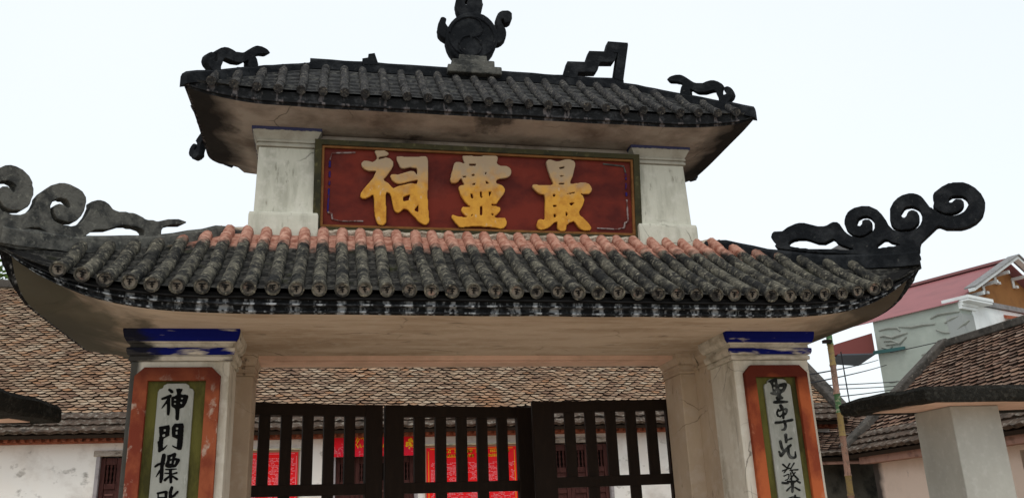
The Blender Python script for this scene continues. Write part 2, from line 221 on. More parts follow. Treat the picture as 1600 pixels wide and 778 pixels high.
M_bark=mat('tree_bark',(.09,.07,.05),[((.05,.04,.03),(20,20,5),.5,.7)],bump=(30,.6))
M_leaf=mat('tree_leaves',(.08,.12,.03),rand=[(.045,.085,.02),(.10,.17,.04),(.06,.11,.025),(.14,.22,.06)],rough=.6)
M_ground=mat('ground_concrete',(.38,.34,.29),[((.22,.20,.17),(.5,.5,.5),.45,.65,5,.7)],bump=(8,.3))
M_paving=mat('yard_paving',(.56,.45,.355),[((.46,.37,.29),(1,1,1),.45,.65,6,.6)],bump=(12,.3))
# ------------------------------------------------------------------ helpers
class MB:
    def __init__(s): s.v=[]; s.f=[]; s.m=[]
    def add(s,vs,fs,mi=0):
        o=len(s.v); s.v+= [tuple(map(float,q)) for q in vs]; s.f+=[tuple(i+o for i in f) for f in fs]; s.m+=[mi]*len(fs); return s
    def box(s,x0,x1,y0,y1,z0,z1,mi=0):
        vs=[(x,y,z) for z in (z0,z1) for y in (y0,y1) for x in (x0,x1)]
        return s.add(vs,[(0,2,3,1),(4,5,7,6),(0,1,5,4),(2,6,7,3),(0,4,6,2),(1,3,7,5)],mi)
    def obox(s,a,b,w,h,up=(0,0,1),mi=0):
        """beam from a to b, width w (sideways) and height h (along up)"""
        a=V(a);b=V(b);d=(b-a).normalized();up=V(up);sd=d.cross(up).normalized();u=sd.cross(d).normalized()
        vs=[p+sd*(i*w/2)+u*(j*h/2) for p in (a,b) for i,j in ((-1,-1),(1,-1),(1,1),(-1,1))]
        return s.add(vs,[(3,2,1,0),(4,5,6,7),(0,1,5,4),(1,2,6,5),(2,3,7,6),(3,0,4,7)],mi)
    def rings(s,rs,close=True,cap0=True,cap1=True,mi=0):
        n=len(rs[0]); vs=[p for r in rs for p in r]; fs=[]
        for i in range(len(rs)-1):
            for j in range(n if close else n-1):
                k=(j+1)%n; fs.append((i*n+j,i*n+k,(i+1)*n+k,(i+1)*n+j))
        if cap0: fs.append(tuple(range(n-1,-1,-1)))
        if cap1: fs.append(tuple((len(rs)-1)*n+j for j in range(n)))
        return s.add(vs,fs,mi)
    def tube(s,pts,rad,n=8,mi=0,up=(0,0,1)):
        pts=[V(q) for q in pts]; rs=[]
        for i,q in enumerate(pts):
            d=(pts[min(i+1,len(pts)-1)]-pts[max(i-1,0)]).normalized()
            a=d.cross(V(up)); a=(a if a.length>1e-4 else d.cross(V((1,0,0)))).normalized(); b=a.cross(d)
            r=rad[i] if hasattr(rad,'__len__') else rad
            rs.append([q+a*(r*math.cos(t*2*PI/n))+b*(r*math.sin(t*2*PI/n)) for t in range(n)])
        return s.rings(rs,mi=mi)
    def build(s,name,mats,parent=None,smooth=False,loc=(0,0,0),bevel=0,**props):
        me=bpy.data.meshes.new(name); me.from_pydata([(a-loc[0],b-loc[1],c-loc[2]) for a,b,c in s.v],[],s.f)
        return finish(me,name,mats,parent,smooth,loc,bevel,s.m if isinstance(mats,(list,tuple)) else None,**props)
def finish(me,name,mats,parent=None,smooth=False,loc=(0,0,0),bevel=0,mi=None,**props):
    bm=bmesh.new(); bm.from_mesh(me)
    if mi is None or True:
        bmesh.ops.recalc_face_normals(bm,faces=bm.faces)
    bm.to_mesh(me); bm.free()
    for m in (mats if isinstance(mats,(list,tuple)) else [mats]): me.materials.append(m)
    if mi is not None: me.polygons.foreach_set('material_index',mi)
    if smooth: me.polygons.foreach_set('use_smooth',[True]*len(me.polygons))
    o=bpy.data.objects.new(name,me); C.objects.link(o)
    if parent is not None:
        o.parent=parent; pl=world_loc(parent); o.location=(loc[0]-pl[0],loc[1]-pl[1],loc[2]-pl[2])
    else: o.location=loc
    if bevel:
        b=o.modifiers.new('bevel','BEVEL'); b.width=bevel; b.segments=2; b.limit_method='ANGLE'; b.angle_limit=math.radians(35)
    if smooth:
        try: me.set_sharp_from_angle(angle=math.radians(40))
        except Exception: pass
    for k,v in props.items(): o[k]=v
    return o
def world_loc(o):
    l=V(o.location); q=o.parent
    while q is not None: l=l+V(q.location); q=q.parent
    return l
def empty(name,loc,label,cat,group=None):
    o=bpy.data.objects.new(name,None); C.objects.link(o); o.location=loc; o.empty_display_size=.2
    o['label']=label; o['category']=cat
    if group: o['group']=group
    return o
def inst(src,name,parent,loc,rot=None,mats=None):
    o=bpy.data.objects.new(name,src); C.objects.link(o); o.parent=parent
    pl=world_loc(parent); o.location=(loc[0]-pl[0],loc[1]-pl[1],loc[2]-pl[2])
    if rot is not None: o.rotation_euler=rot
    return o
def plate(name,loops,mapf,thick,mats,parent,bev=0.004,**props):
    """closed outlines (even-odd) -> solid plate; local x,y,w mapped by mapf"""
    cu=bpy.data.curves.new(name,'CURVE'); cu.dimensions='2D'; cu.fill_mode='BOTH'; cu.extrude=thick/2-bev; cu.bevel_depth=bev; cu.bevel_resolution=1; cu.offset=-bev
    for l in loops:
        sp=cu.splines.new('POLY'); sp.points.add(len(l)-1); sp.use_cyclic_u=True
        for i,(x,y) in enumerate(l): sp.points[i].co=(x,y,0,1)
    co=bpy.data.objects.new(name+'_src',cu); C.objects.link(co)
    dg=bpy.context.evaluated_depsgraph_get(); me=bpy.data.meshes.new_from_object(co.evaluated_get(dg)); 
    bpy.data.objects.remove(co); bpy.data.curves.remove(cu); me.name=name; me.materials.clear()
    pl=world_loc(parent)
    for v in me.vertices:
        q=mapf(*v.co); v.co=(q[0]-pl[0],q[1]-pl[1],q[2]-pl[2])
    o=finish(me,name,mats,parent,loc=tuple(pl),**props)
    bm=bmesh.new(); bm.from_mesh(me); bmesh.ops.remove_doubles(bm,verts=bm.verts,dist=1e-5); bmesh.ops.recalc_face_normals(bm,faces=bm.faces); bm.to_mesh(me); bm.free()
    return o
def poly(name,pts,mapf,thick,mats,parent,**k): return plate(name,[pts],mapf,thick,mats,parent,**k)

# outlines traced in metres (local plane of each ornament or character)
SHAPES = {
 'ci': [[(-0.858,0.615),(-0.865,0.608),(-0.865,0.602),(-0.851,0.572),(-0.848,0.556),(-0.851,0.545),(-0.862,0.532),(-0.882,0.52),(-0.922,0.529),(-0.947,0.528),(-0.953,0.525),(-0.967,0.509),(-0.968,0.493),(-0.962,0.478),(-0.94,0.457),(-0.91,0.446),(-0.861,0.449),(-0.856,0.447),(-0.853,0.441),(-0.867,0.414),(-0.869,0.404),(-0.88,0.386),(-0.949,0.297),(-0.968,0.266),(-0.972,0.245),(-0.966,0.233),(-0.956,0.224),(-0.931,0.224),(-0.897,0.241),(-0.882,0.255),(-0.872,0.254),(-0.865,0.224),(-0.863,0.132),(-0.858,0.116),(-0.858,0.096),(-0.846,0.051),(-0.836,0.03),(-0.825,0.019),(-0.8,0.014),(-0.783,0.022),(-0.769,0.043),(-0.77,0.165),(-0.775,0.181),(-0.776,0.258),(-0.77,0.279),(-0.764,0.281),(-0.747,0.274),(-0.737,0.259),(-0.714,0.152),(-0.703,0.131),(-0.687,0.12),(-0.677,0.12),(-0.661,0.128),(-0.638,0.151),(-0.628,0.152),(-0.603,0.146),(-0.595,0.135),(-0.54,0.081),(-0.53,0.065),(-0.514,0.051),(-0.477,0.03),(-0.457,0.03),(-0.44,0.048),(-0.434,0.068),(-0.434,0.079),(-0.439,0.094),(-0.439,0.141),(-0.445,0.156),(-0.445,0.229),(-0.45,0.244),(-0.45,0.301),(-0.445,0.317),(-0.446,0.548),(-0.453,0.575),(-0.462,0.585),(-0.469,0.587),(-0.505,0.585),(-0.52,0.579),(-0.637,0.574),(-0.652,0.578),(-0.692,0.575),(-0.695,0.568),(-0.694,0.547),(-0.668,0.491),(-0.661,0.483),(-0.651,0.478),(-0.631,0.479),(-0.586,0.492),(-0.57,0.487),(-0.54,0.487),(-0.532,0.471),(-0.532,0.439),(-0.535,0.435),(-0.54,0.437),(-0.547,0.449),(-0.56,0.46),(-0.585,0.461),(-0.686,0.426),(-0.701,0.429),(-0.731,0.427),(-0.741,0.417),(-0.743,0.409),(-0.728,0.379),(-0.7,0.358),(-0.68,0.352),(-0.66,0.353),(-0.645,0.359),(-0.635,0.359),(-0.61,0.369),(-0.534,0.389),(-0.529,0.388),(-0.527,0.382),(-0.534,0.358),(-0.549,0.357),(-0.564,0.362),(-0.585,0.361),(-0.675,0.336),(-0.715,0.316),(-0.72,0.315),(-0.737,0.332),(-0.755,0.354),(-0.787,0.371),(-0.793,0.381),(-0.79,0.389),(-0.771,0.411),(-0.735,0.467),(-0.72,0.499),(-0.721,0.53),(-0.742,0.552),(-0.752,0.557),(-0.778,0.562),(-0.832,0.545),(-0.837,0.551),(-0.828,0.564),(-0.773,0.574),(-0.758,0.59),(-0.757,0.597),(-0.768,0.608),(-0.793,0.619)],[(-0.601,0.264),(-0.594,0.267),(-0.589,0.266),(-0.587,0.26),(-0.598,0.223),(-0.628,0.214),(-0.638,0.215),(-0.641,0.221),(-0.64,0.247),(-0.629,0.254)],[(-0.524,0.184),(-0.523,0.186),(-0.521,0.179),(-0.52,0.138),(-0.522,0.132),(-0.527,0.131),(-0.548,0.141),(-0.55,0.147),(-0.548,0.154)]],
 'ling': [[(-0.167,0.605),(-0.169,0.593),(-0.153,0.546),(-0.162,0.543),(-0.193,0.552),(-0.219,0.551),(-0.224,0.549),(-0.235,0.539),(-0.241,0.526),(-0.249,0.488),(-0.262,0.446),(-0.263,0.43),(-0.268,0.414),(-0.268,0.398),(-0.262,0.382),(-0.256,0.376),(-0.225,0.376),(-0.204,0.389),(-0.188,0.412),(-0.183,0.414),(-0.177,0.412),(-0.169,0.391),(-0.156,0.371),(-0.157,0.365),(-0.183,0.36),(-0.199,0.35),(-0.202,0.337),(-0.195,0.311),(-0.185,0.28),(-0.154,0.229),(-0.124,0.198),(-0.112,0.194),(-0.111,0.188),(-0.117,0.185),(-0.153,0.184),(-0.163,0.186),(-0.174,0.178),(-0.18,0.165),(-0.18,0.154),(-0.174,0.142),(-0.158,0.123),(-0.136,0.109),(-0.134,0.104),(-0.138,0.102),(-0.164,0.1),(-0.179,0.105),(-0.199,0.104),(-0.225,0.11),(-0.245,0.118),(-0.251,0.117),(-0.257,0.11),(-0.257,0.095),(-0.228,0.054),(-0.207,0.034),(-0.2,0.022),(-0.189,0.017),(-0.164,0.017),(-0.148,0.023),(-0.118,0.024),(-0.102,0.029),(-0.02,0.032),(-0.004,0.027),(0.048,0.029),(0.063,0.024),(0.084,0.025),(0.131,0.015),(0.141,0.016),(0.162,0.023),(0.179,0.04),(0.186,0.062),(0.185,0.077),(0.174,0.103),(0.168,0.106),(0.105,0.104),(0.086,0.111),(0.09,0.119),(0.106,0.13),(0.128,0.154),(0.135,0.17),(0.134,0.186),(0.127,0.193),(0.112,0.194),(0.101,0.202),(0.07,0.202),(0.065,0.204),(0.062,0.21),(0.064,0.215),(0.07,0.218),(0.086,0.213),(0.103,0.217),(0.133,0.262),(0.161,0.298),(0.172,0.32),(0.174,0.341),(0.167,0.357),(0.15,0.374),(0.108,0.386),(0.102,0.397),(0.107,0.413),(0.114,0.42),(0.13,0.426),(0.188,0.436),(0.209,0.447),(0.222,0.461),(0.228,0.477),(0.228,0.499),(0.222,0.514),(0.21,0.526),(0.189,0.536),(0.141,0.535),(0.12,0.545),(0.109,0.558),(0.118,0.591),(0.117,0.607),(0.105,0.618),(0,0.615),(-0.016,0.608),(-0.079,0.605),(-0.094,0.61)],[(-0.116,0.537),(-0.11,0.54),(-0.069,0.542),(-0.063,0.54),(-0.061,0.534),(-0.062,0.529),(-0.069,0.526),(-0.11,0.524),(-0.116,0.526)],[(0.02,0.543),(0.026,0.546),(0.047,0.547),(0.053,0.544),(0.053,0.539),(0.047,0.536),(0.026,0.535),(0.02,0.538)],[(0.014,0.473),(0.02,0.475),(0.025,0.468),(0.02,0.46),(0.015,0.459),(0.012,0.463)],[(-0.096,0.453),(-0.079,0.456),(-0.074,0.454),(-0.072,0.448),(-0.074,0.442),(-0.09,0.44),(-0.096,0.442)],[(-0.169,0.434),(-0.163,0.436),(-0.147,0.437),(-0.141,0.435),(-0.141,0.429),(-0.147,0.426),(-0.163,0.426),(-0.169,0.428)],[(0.017,0.399),(0.019,0.403),(0.025,0.402),(0.04,0.392),(0.044,0.384),(0.035,0.381),(0.019,0.382)],[(-0.082,0.379),(-0.069,0.383),(-0.067,0.374),(-0.069,0.369),(-0.075,0.366),(-0.094,0.368),(-0.092,0.373)],[(-0.029,0.312),(-0.023,0.315),(-0.018,0.314),(-0.015,0.307),(-0.015,0.286),(-0.01,0.271),(-0.012,0.265),(-0.018,0.263),(-0.024,0.265),(-0.03,0.281)],[(0.041,0.315),(0.055,0.318),(0.061,0.316),(0.062,0.31),(0.051,0.283),(0.044,0.276)],[(-0.107,0.293),(-0.101,0.295),(-0.09,0.289),(-0.083,0.268),(-0.086,0.257),(-0.096,0.256),(-0.103,0.262)],[(-0.03,0.191),(-0.019,0.194),(-0.013,0.193),(-0.011,0.186),(-0.011,0.129),(-0.013,0.123),(-0.019,0.121),(-0.029,0.122),(-0.032,0.128)],[(0.062,0.136),(0.064,0.14),(0.069,0.139),(0.077,0.132),(0.078,0.126),(0.069,0.123),(0.064,0.125)],[(-0.1,0.121),(-0.091,0.125),(-0.089,0.121),(-0.091,0.116),(-0.097,0.113),(-0.104,0.115)]],
 'zui': [[(0.542,0.606),(0.531,0.6),(0.524,0.588),(0.522,0.571),(0.533,0.523),(0.554,0.459),(0.572,0.421),(0.576,0.406),(0.573,0.4),(0.559,0.391),(0.452,0.387),(0.435,0.392),(0.414,0.391),(0.407,0.388),(0.401,0.377),(0.408,0.359),(0.443,0.325),(0.461,0.313),(0.495,0.311),(0.5,0.306),(0.506,0.279),(0.501,0.114),(0.495,0.103),(0.488,0.1),(0.473,0.105),(0.457,0.104),(0.446,0.098),(0.432,0.064),(0.432,0.048),(0.438,0.032),(0.45,0.021),(0.466,0.015),(0.497,0.022),(0.524,0.033),(0.546,0.049),(0.577,0.079),(0.595,0.087),(0.601,0.086),(0.603,0.08),(0.602,0.037),(0.605,0.03),(0.625,0.01),(0.658,0.01),(0.669,0.016),(0.676,0.029),(0.68,0.061),(0.708,0.084),(0.741,0.096),(0.757,0.081),(0.775,0.053),(0.798,0.031),(0.831,0.02),(0.874,0.022),(0.885,0.033),(0.888,0.04),(0.888,0.051),(0.882,0.061),(0.868,0.082),(0.818,0.132),(0.805,0.139),(0.791,0.153),(0.789,0.176),(0.822,0.231),(0.836,0.275),(0.835,0.286),(0.825,0.312),(0.81,0.323),(0.808,0.328),(0.813,0.331),(0.829,0.326),(0.878,0.329),(0.897,0.348),(0.903,0.364),(0.904,0.37),(0.898,0.391),(0.881,0.414),(0.848,0.425),(0.804,0.423),(0.788,0.417),(0.766,0.416),(0.749,0.41),(0.728,0.409),(0.721,0.411),(0.721,0.428),(0.742,0.472),(0.767,0.566),(0.767,0.588),(0.755,0.605),(0.722,0.616),(0.684,0.614),(0.634,0.597),(0.607,0.594),(0.558,0.607)],[(0.663,0.55),(0.671,0.553),(0.675,0.551),(0.671,0.539),(0.638,0.53),(0.632,0.533),(0.63,0.538),(0.633,0.544)],[(0.639,0.473),(0.648,0.476),(0.667,0.474),(0.653,0.466),(0.637,0.466),(0.635,0.468)],[(0.623,0.407),(0.63,0.41),(0.662,0.412),(0.669,0.409),(0.668,0.404),(0.662,0.401),(0.629,0.4),(0.623,0.402)],[(0.734,0.336),(0.753,0.339),(0.757,0.337),(0.753,0.33),(0.731,0.328),(0.72,0.322),(0.704,0.324),(0.693,0.318),(0.689,0.324),(0.704,0.324),(0.715,0.331),(0.731,0.333)],[(0.573,0.314),(0.579,0.317),(0.59,0.315),(0.592,0.309),(0.59,0.298),(0.584,0.295),(0.573,0.297),(0.571,0.303)],[(0.721,0.249),(0.729,0.252),(0.749,0.25),(0.748,0.245),(0.728,0.227),(0.723,0.226),(0.709,0.238),(0.708,0.243)],[(0.571,0.223),(0.577,0.225),(0.593,0.226),(0.598,0.224),(0.601,0.218),(0.598,0.212),(0.577,0.209),(0.57,0.212)],[(0.675,0.167),(0.678,0.171),(0.683,0.17),(0.694,0.152),(0.682,0.138),(0.677,0.137),(0.675,0.141)],[(0.574,0.148),(0.581,0.151),(0.592,0.148),(0.594,0.133),(0.591,0.126),(0.58,0.124),(0.574,0.127)]],
 'scroll': [[(1.829,3.917),(1.817,3.914),(1.8,3.917),(1.751,3.9),(1.693,3.865),(1.681,3.845),(1.677,3.825),(1.68,3.804),(1.675,3.778),(1.667,3.759),(1.686,3.726),(1.732,3.69),(1.781,3.679),(1.822,3.686),(1.847,3.699),(1.862,3.713),(1.872,3.731),(1.873,3.753),(1.86,3.775),(1.828,3.783),(1.82,3.782),(1.796,3.764),(1.785,3.765),(1.78,3.768),(1.774,3.778),(1.776,3.791),(1.789,3.802),(1.81,3.812),(1.871,3.8),(1.89,3.782),(1.899,3.765),(1.903,3.744),(1.897,3.719),(1.875,3.69),(1.859,3.676),(1.829,3.664),(1.812,3.661),(1.783,3.658),(1.75,3.665),(1.708,3.688),(1.674,3.722),(1.656,3.75),(1.645,3.756),(1.612,3.834),(1.6,3.855),(1.578,3.875),(1.551,3.889),(1.522,3.895),(1.474,3.89),(1.439,3.875),(1.404,3.847),(1.372,3.799),(1.357,3.705),(1.359,3.677),(1.368,3.655),(1.395,3.628),(1.412,3.623),(1.428,3.613),(1.446,3.616),(1.481,3.611),(1.499,3.615),(1.518,3.624),(1.547,3.648),(1.558,3.672),(1.563,3.705),(1.554,3.736),(1.534,3.754),(1.517,3.759),(1.496,3.753),(1.482,3.735),(1.477,3.723),(1.462,3.71),(1.45,3.712),(1.443,3.723),(1.44,3.737),(1.443,3.75),(1.472,3.785),(1.487,3.791),(1.522,3.791),(1.544,3.779),(1.565,3.761),(1.575,3.744),(1.582,3.708),(1.574,3.663),(1.556,3.632),(1.534,3.613),(1.508,3.599),(1.472,3.593),(1.409,3.603),(1.387,3.616),(1.366,3.633),(1.342,3.671),(1.332,3.71),(1.309,3.766),(1.282,3.81),(1.231,3.85),(1.178,3.862),(1.121,3.858),(1.088,3.844),(1.07,3.832),(1.048,3.801),(1.036,3.768),(1.032,3.741),(1.04,3.695),(1.055,3.67),(1.076,3.647),(1.087,3.638),(1.105,3.633),(1.122,3.623),(1.159,3.624),(1.188,3.635),(1.222,3.663),(1.23,3.716),(1.214,3.742),(1.185,3.749),(1.164,3.743),(1.157,3.717),(1.141,3.704),(1.127,3.709),(1.117,3.724),(1.119,3.731),(1.138,3.765),(1.171,3.778),(1.201,3.774),(1.223,3.761),(1.24,3.735),(1.248,3.713),(1.24,3.666),(1.215,3.633),(1.163,3.61),(1.132,3.607),(1.114,3.611),(1.068,3.635),(1.039,3.663),(1.023,3.687),(0.998,3.748),(0.982,3.767),(0.952,3.774),(0.932,3.769),(0.904,3.756),(0.879,3.753),(0.835,3.761),(0.738,3.808),(0.7,3.816),(0.667,3.814),(0.606,3.797),(0.562,3.772),(0.497,3.781),(0.48,3.768),(0.469,3.741),(0.469,3.734),(0.475,3.716),(0.499,3.678),(0.498,3.671),(0.488,3.659),(0.499,3.641),(0.53,3.626),(0.549,3.623),(0.568,3.612),(0.593,3.608),(0.611,3.598),(0.65,3.591),(0.668,3.58),(0.712,3.573),(0.73,3.562),(0.792,3.551),(0.81,3.541),(0.933,3.519),(0.95,3.51),(1.077,3.487),(1.093,3.477),(1.194,3.46),(1.21,3.45),(1.298,3.435),(1.314,3.425),(1.371,3.415),(1.388,3.406),(1.427,3.399),(1.443,3.389),(1.511,3.377),(1.518,3.38),(1.52,3.386),(1.514,3.407),(1.515,3.42),(1.524,3.438),(1.531,3.477),(1.542,3.501),(1.663,3.594),(1.675,3.598),(1.687,3.597),(1.727,3.57),(1.82,3.552),(1.848,3.554),(1.883,3.561),(1.928,3.58),(1.961,3.607),(1.98,3.629),(2.001,3.678),(2.009,3.716),(2.007,3.743),(1.995,3.792),(1.965,3.845),(1.93,3.881),(1.895,3.904)],[(0.659,3.684),(0.669,3.686),(0.726,3.676),(0.756,3.662),(0.816,3.626),(0.865,3.615),(0.931,3.638),(0.943,3.629),(0.957,3.6),(0.991,3.573),(1.042,3.543),(1.06,3.537),(1.066,3.527),(1.052,3.526),(0.967,3.541),(0.95,3.551),(0.74,3.589),(0.722,3.599),(0.678,3.607),(0.66,3.617),(0.641,3.621),(0.61,3.635),(0.596,3.646),(0.593,3.654),(0.599,3.667),(0.609,3.675),(0.636,3.684)],[(1.291,3.561),(1.301,3.562),(1.318,3.558),(1.338,3.537),(1.393,3.51),(1.393,3.502),(1.385,3.5),(1.368,3.503),(1.35,3.499),(1.315,3.506),(1.297,3.502),(1.274,3.506),(1.255,3.503),(1.238,3.506),(1.231,3.511),(1.232,3.517),(1.242,3.532)]],
 'scroll_left': [[(1.767,3.779),(1.812,3.745),(1.827,3.718),(1.838,3.688),(1.841,3.661),(1.835,3.623),(1.825,3.599),(1.804,3.565),(1.768,3.535),(1.719,3.52),(1.67,3.53),(1.646,3.518),(1.591,3.461),(1.57,3.433),(1.52,3.348),(1.494,3.328),(1.457,3.316),(1.403,3.313),(1.236,3.35),(1.219,3.36),(1.169,3.371),(1.151,3.382),(1.094,3.395),(1.076,3.406),(0.951,3.433),(0.932,3.445),(0.654,3.506),(0.633,3.519),(0.581,3.53),(0.557,3.547),(0.526,3.589),(0.518,3.61),(0.518,3.648),(0.503,3.678),(0.443,3.709),(0.365,3.728),(0.341,3.746),(0.343,3.755),(0.4,3.76),(0.477,3.74),(0.544,3.708),(0.559,3.704),(0.583,3.707),(0.62,3.699),(0.643,3.701),(0.658,3.709),(0.704,3.721),(0.727,3.723),(0.755,3.717),(0.777,3.719),(0.82,3.708),(0.848,3.71),(0.866,3.715),(0.894,3.742),(0.924,3.755),(0.952,3.756),(0.972,3.751),(1.007,3.731),(1.01,3.722),(1.006,3.701),(1.016,3.662),(1.026,3.63),(1.053,3.58),(1.085,3.548),(1.117,3.532),(1.136,3.534),(1.162,3.53),(1.201,3.534),(1.224,3.545),(1.238,3.562),(1.249,3.588),(1.255,3.636),(1.246,3.667),(1.226,3.689),(1.202,3.703),(1.188,3.7),(1.169,3.704),(1.148,3.689),(1.137,3.667),(1.136,3.66),(1.143,3.649),(1.15,3.647),(1.184,3.664),(1.204,3.664),(1.224,3.651),(1.234,3.635),(1.235,3.627),(1.229,3.593),(1.207,3.563),(1.191,3.558),(1.139,3.555),(1.101,3.566),(1.086,3.579),(1.063,3.614),(1.048,3.654),(1.041,3.721),(1.046,3.75),(1.072,3.783),(1.1,3.796),(1.155,3.81),(1.188,3.81),(1.22,3.801),(1.268,3.771),(1.318,3.713),(1.34,3.671),(1.34,3.649),(1.353,3.604),(1.375,3.568),(1.397,3.549),(1.42,3.534),(1.466,3.524),(1.515,3.532),(1.55,3.559),(1.565,3.589),(1.569,3.609),(1.575,3.621),(1.575,3.662),(1.564,3.7),(1.546,3.721),(1.511,3.732),(1.486,3.725),(1.47,3.705),(1.466,3.685),(1.468,3.675),(1.473,3.667),(1.479,3.666),(1.513,3.695),(1.541,3.687),(1.551,3.671),(1.556,3.653),(1.549,3.6),(1.529,3.572),(1.509,3.556),(1.494,3.551),(1.47,3.549),(1.417,3.564),(1.384,3.596),(1.374,3.619),(1.369,3.656),(1.362,3.679),(1.366,3.72),(1.375,3.739),(1.377,3.76),(1.401,3.796),(1.442,3.826),(1.483,3.837),(1.513,3.837),(1.542,3.826),(1.579,3.794),(1.61,3.741),(1.614,3.734),(1.621,3.683),(1.626,3.666),(1.632,3.665),(1.668,3.732),(1.7,3.77),(1.734,3.782),(1.762,3.782)],[(1.764,3.703),(1.757,3.709),(1.735,3.714),(1.709,3.706),(1.702,3.694),(1.703,3.684),(1.713,3.674),(1.742,3.684),(1.748,3.683),(1.759,3.671),(1.768,3.655),(1.761,3.61),(1.752,3.597),(1.734,3.583),(1.699,3.577),(1.662,3.595),(1.647,3.611),(1.625,3.658),(1.619,3.659),(1.613,3.651),(1.615,3.637),(1.639,3.595),(1.675,3.565),(1.702,3.558),(1.742,3.567),(1.769,3.588),(1.786,3.623),(1.789,3.642),(1.785,3.663)],[(0.806,3.61),(0.796,3.616),(0.753,3.627),(0.731,3.624),(0.703,3.63),(0.658,3.625),(0.639,3.612),(0.636,3.59),(0.642,3.573),(0.659,3.56),(0.745,3.538),(0.765,3.526),(0.821,3.514),(0.841,3.502),(0.929,3.482),(0.949,3.47),(1.028,3.452),(1.036,3.454),(1.038,3.468),(1.031,3.48),(0.989,3.525),(0.964,3.545),(0.883,3.566)],[(1.359,3.463),(1.35,3.469),(1.302,3.479),(1.269,3.462),(1.233,3.451),(1.226,3.446),(1.225,3.439),(1.259,3.435),(1.303,3.438),(1.321,3.434),(1.34,3.437),(1.358,3.432),(1.389,3.434),(1.39,3.443),(1.379,3.453)]],
 'dragon': [[(0.537,5.347),(0.501,5.347),(0.479,5.343),(0.457,5.328),(0.455,5.321),(0.461,5.312),(0.475,5.302),(0.525,5.285),(0.54,5.275),(0.554,5.27),(0.583,5.25),(0.588,5.244),(0.588,5.231),(0.573,5.213),(0.558,5.168),(0.56,5.145),(0.566,5.137),(0.585,5.125),(0.639,5.11),(0.646,5.115),(0.648,5.12),(0.651,5.151),(0.65,5.163),(0.656,5.171),(0.697,5.131),(0.716,5.119),(0.773,5.102),(0.838,5.103),(0.857,5.099),(0.863,5.094),(0.871,5.081),(0.875,5.053),(0.887,5.012),(0.885,4.976),(0.89,4.967),(0.904,4.962),(0.918,4.953),(0.956,4.949),(0.968,4.952),(0.982,4.971),(1.004,4.987),(1.011,4.997),(1.019,5.016),(1.02,5.026),(1.014,5.06),(1,5.082),(0.979,5.1),(0.964,5.103),(0.952,5.1),(0.942,5.092),(0.941,5.077),(0.945,5.062),(0.955,5.046),(0.957,5.04),(0.954,5.035),(0.937,5.032),(0.922,5.045),(0.918,5.057),(0.921,5.088),(0.929,5.107),(0.942,5.119),(0.932,5.138),(0.899,5.171),(0.868,5.192),(0.839,5.201),(0.799,5.201),(0.769,5.195),(0.711,5.213),(0.692,5.225),(0.674,5.242),(0.624,5.298),(0.596,5.324),(0.577,5.336)]],
 'disc': [[(-0.043,6.02),(-0.105,5.99),(-0.15,5.953),(-0.182,5.915),(-0.212,5.863),(-0.226,5.823),(-0.235,5.784),(-0.236,5.715),(-0.222,5.655),(-0.203,5.612),(-0.178,5.576),(-0.138,5.541),(-0.095,5.52),(-0.049,5.508),(0.026,5.512),(0.08,5.533),(0.122,5.559),(0.171,5.607),(0.195,5.643),(0.225,5.714),(0.234,5.754),(0.237,5.823),(0.23,5.862),(0.217,5.9),(0.189,5.947),(0.156,5.982),(0.115,6.01),(0.053,6.028)]],
 'topcurl': [[(-0.053,6.249),(-0.071,6.24),(-0.101,6.218),(-0.121,6.192),(-0.133,6.164),(-0.135,6.144),(-0.141,6.123),(-0.141,6.096),(-0.136,6.076),(-0.135,6.056),(-0.119,6.004),(-0.1,5.984),(-0.082,5.984),(-0.065,5.979),(-0.053,5.98),(-0.035,5.988),(0.03,5.994),(0.048,6.002),(0.066,6.005),(0.078,6.013),(0.092,6.029),(0.114,6.126),(0.108,6.146),(0.107,6.167),(0.097,6.2),(0.074,6.232),(0.043,6.251),(0.019,6.257)],[(-0.039,6.166),(-0.03,6.167),(-0.028,6.154),(-0.035,6.133),(-0.034,6.112),(-0.044,6.108),(-0.051,6.111),(-0.057,6.131)]],
 'handleL': [[(-0.269,5.959),(-0.277,5.95),(-0.301,5.888),(-0.302,5.861),(-0.307,5.848),(-0.303,5.828),(-0.302,5.802),(-0.296,5.783),(-0.275,5.759),(-0.227,5.728),(-0.215,5.728),(-0.208,5.731),(-0.202,5.745),(-0.195,5.772),(-0.195,5.818),(-0.211,5.863),(-0.231,5.894),(-0.232,5.914),(-0.226,5.934),(-0.227,5.947),(-0.246,5.961)]],
 'handleR': [[(0.288,6.076),(0.264,6.061),(0.248,6.044),(0.229,6.001),(0.227,5.941),(0.237,5.901),(0.235,5.881),(0.224,5.86),(0.22,5.76),(0.227,5.734),(0.234,5.731),(0.252,5.734),(0.282,5.755),(0.309,5.787),(0.317,5.821),(0.319,5.855),(0.313,5.888),(0.293,5.92),(0.276,5.965),(0.277,5.979),(0.284,5.993),(0.291,5.995),(0.297,5.99),(0.306,5.961),(0.314,5.953),(0.319,5.952),(0.344,5.956),(0.362,5.971),(0.37,5.98),(0.378,6.001),(0.379,6.056),(0.363,6.074),(0.342,6.083)]],
 'key': [[(0.826,5.443),(0.876,5.6),(1.046,5.607),(1.09,5.724),(1.246,5.731),(1.28,5.84),(1.474,5.84),(1.475,5.816),(1.395,5.43),(1.308,5.453),(1.366,5.725),(1.321,5.724),(1.357,5.715),(1.341,5.659),(1.316,5.624),(1.187,5.615),(1.159,5.532),(1.141,5.508),(0.973,5.496),(0.955,5.428)]],
 'stump': [[(-0.964,5.425),(-0.962,5.487),(-0.915,5.499),(-0.911,5.535),(-0.857,5.548),(-0.822,5.435)]],
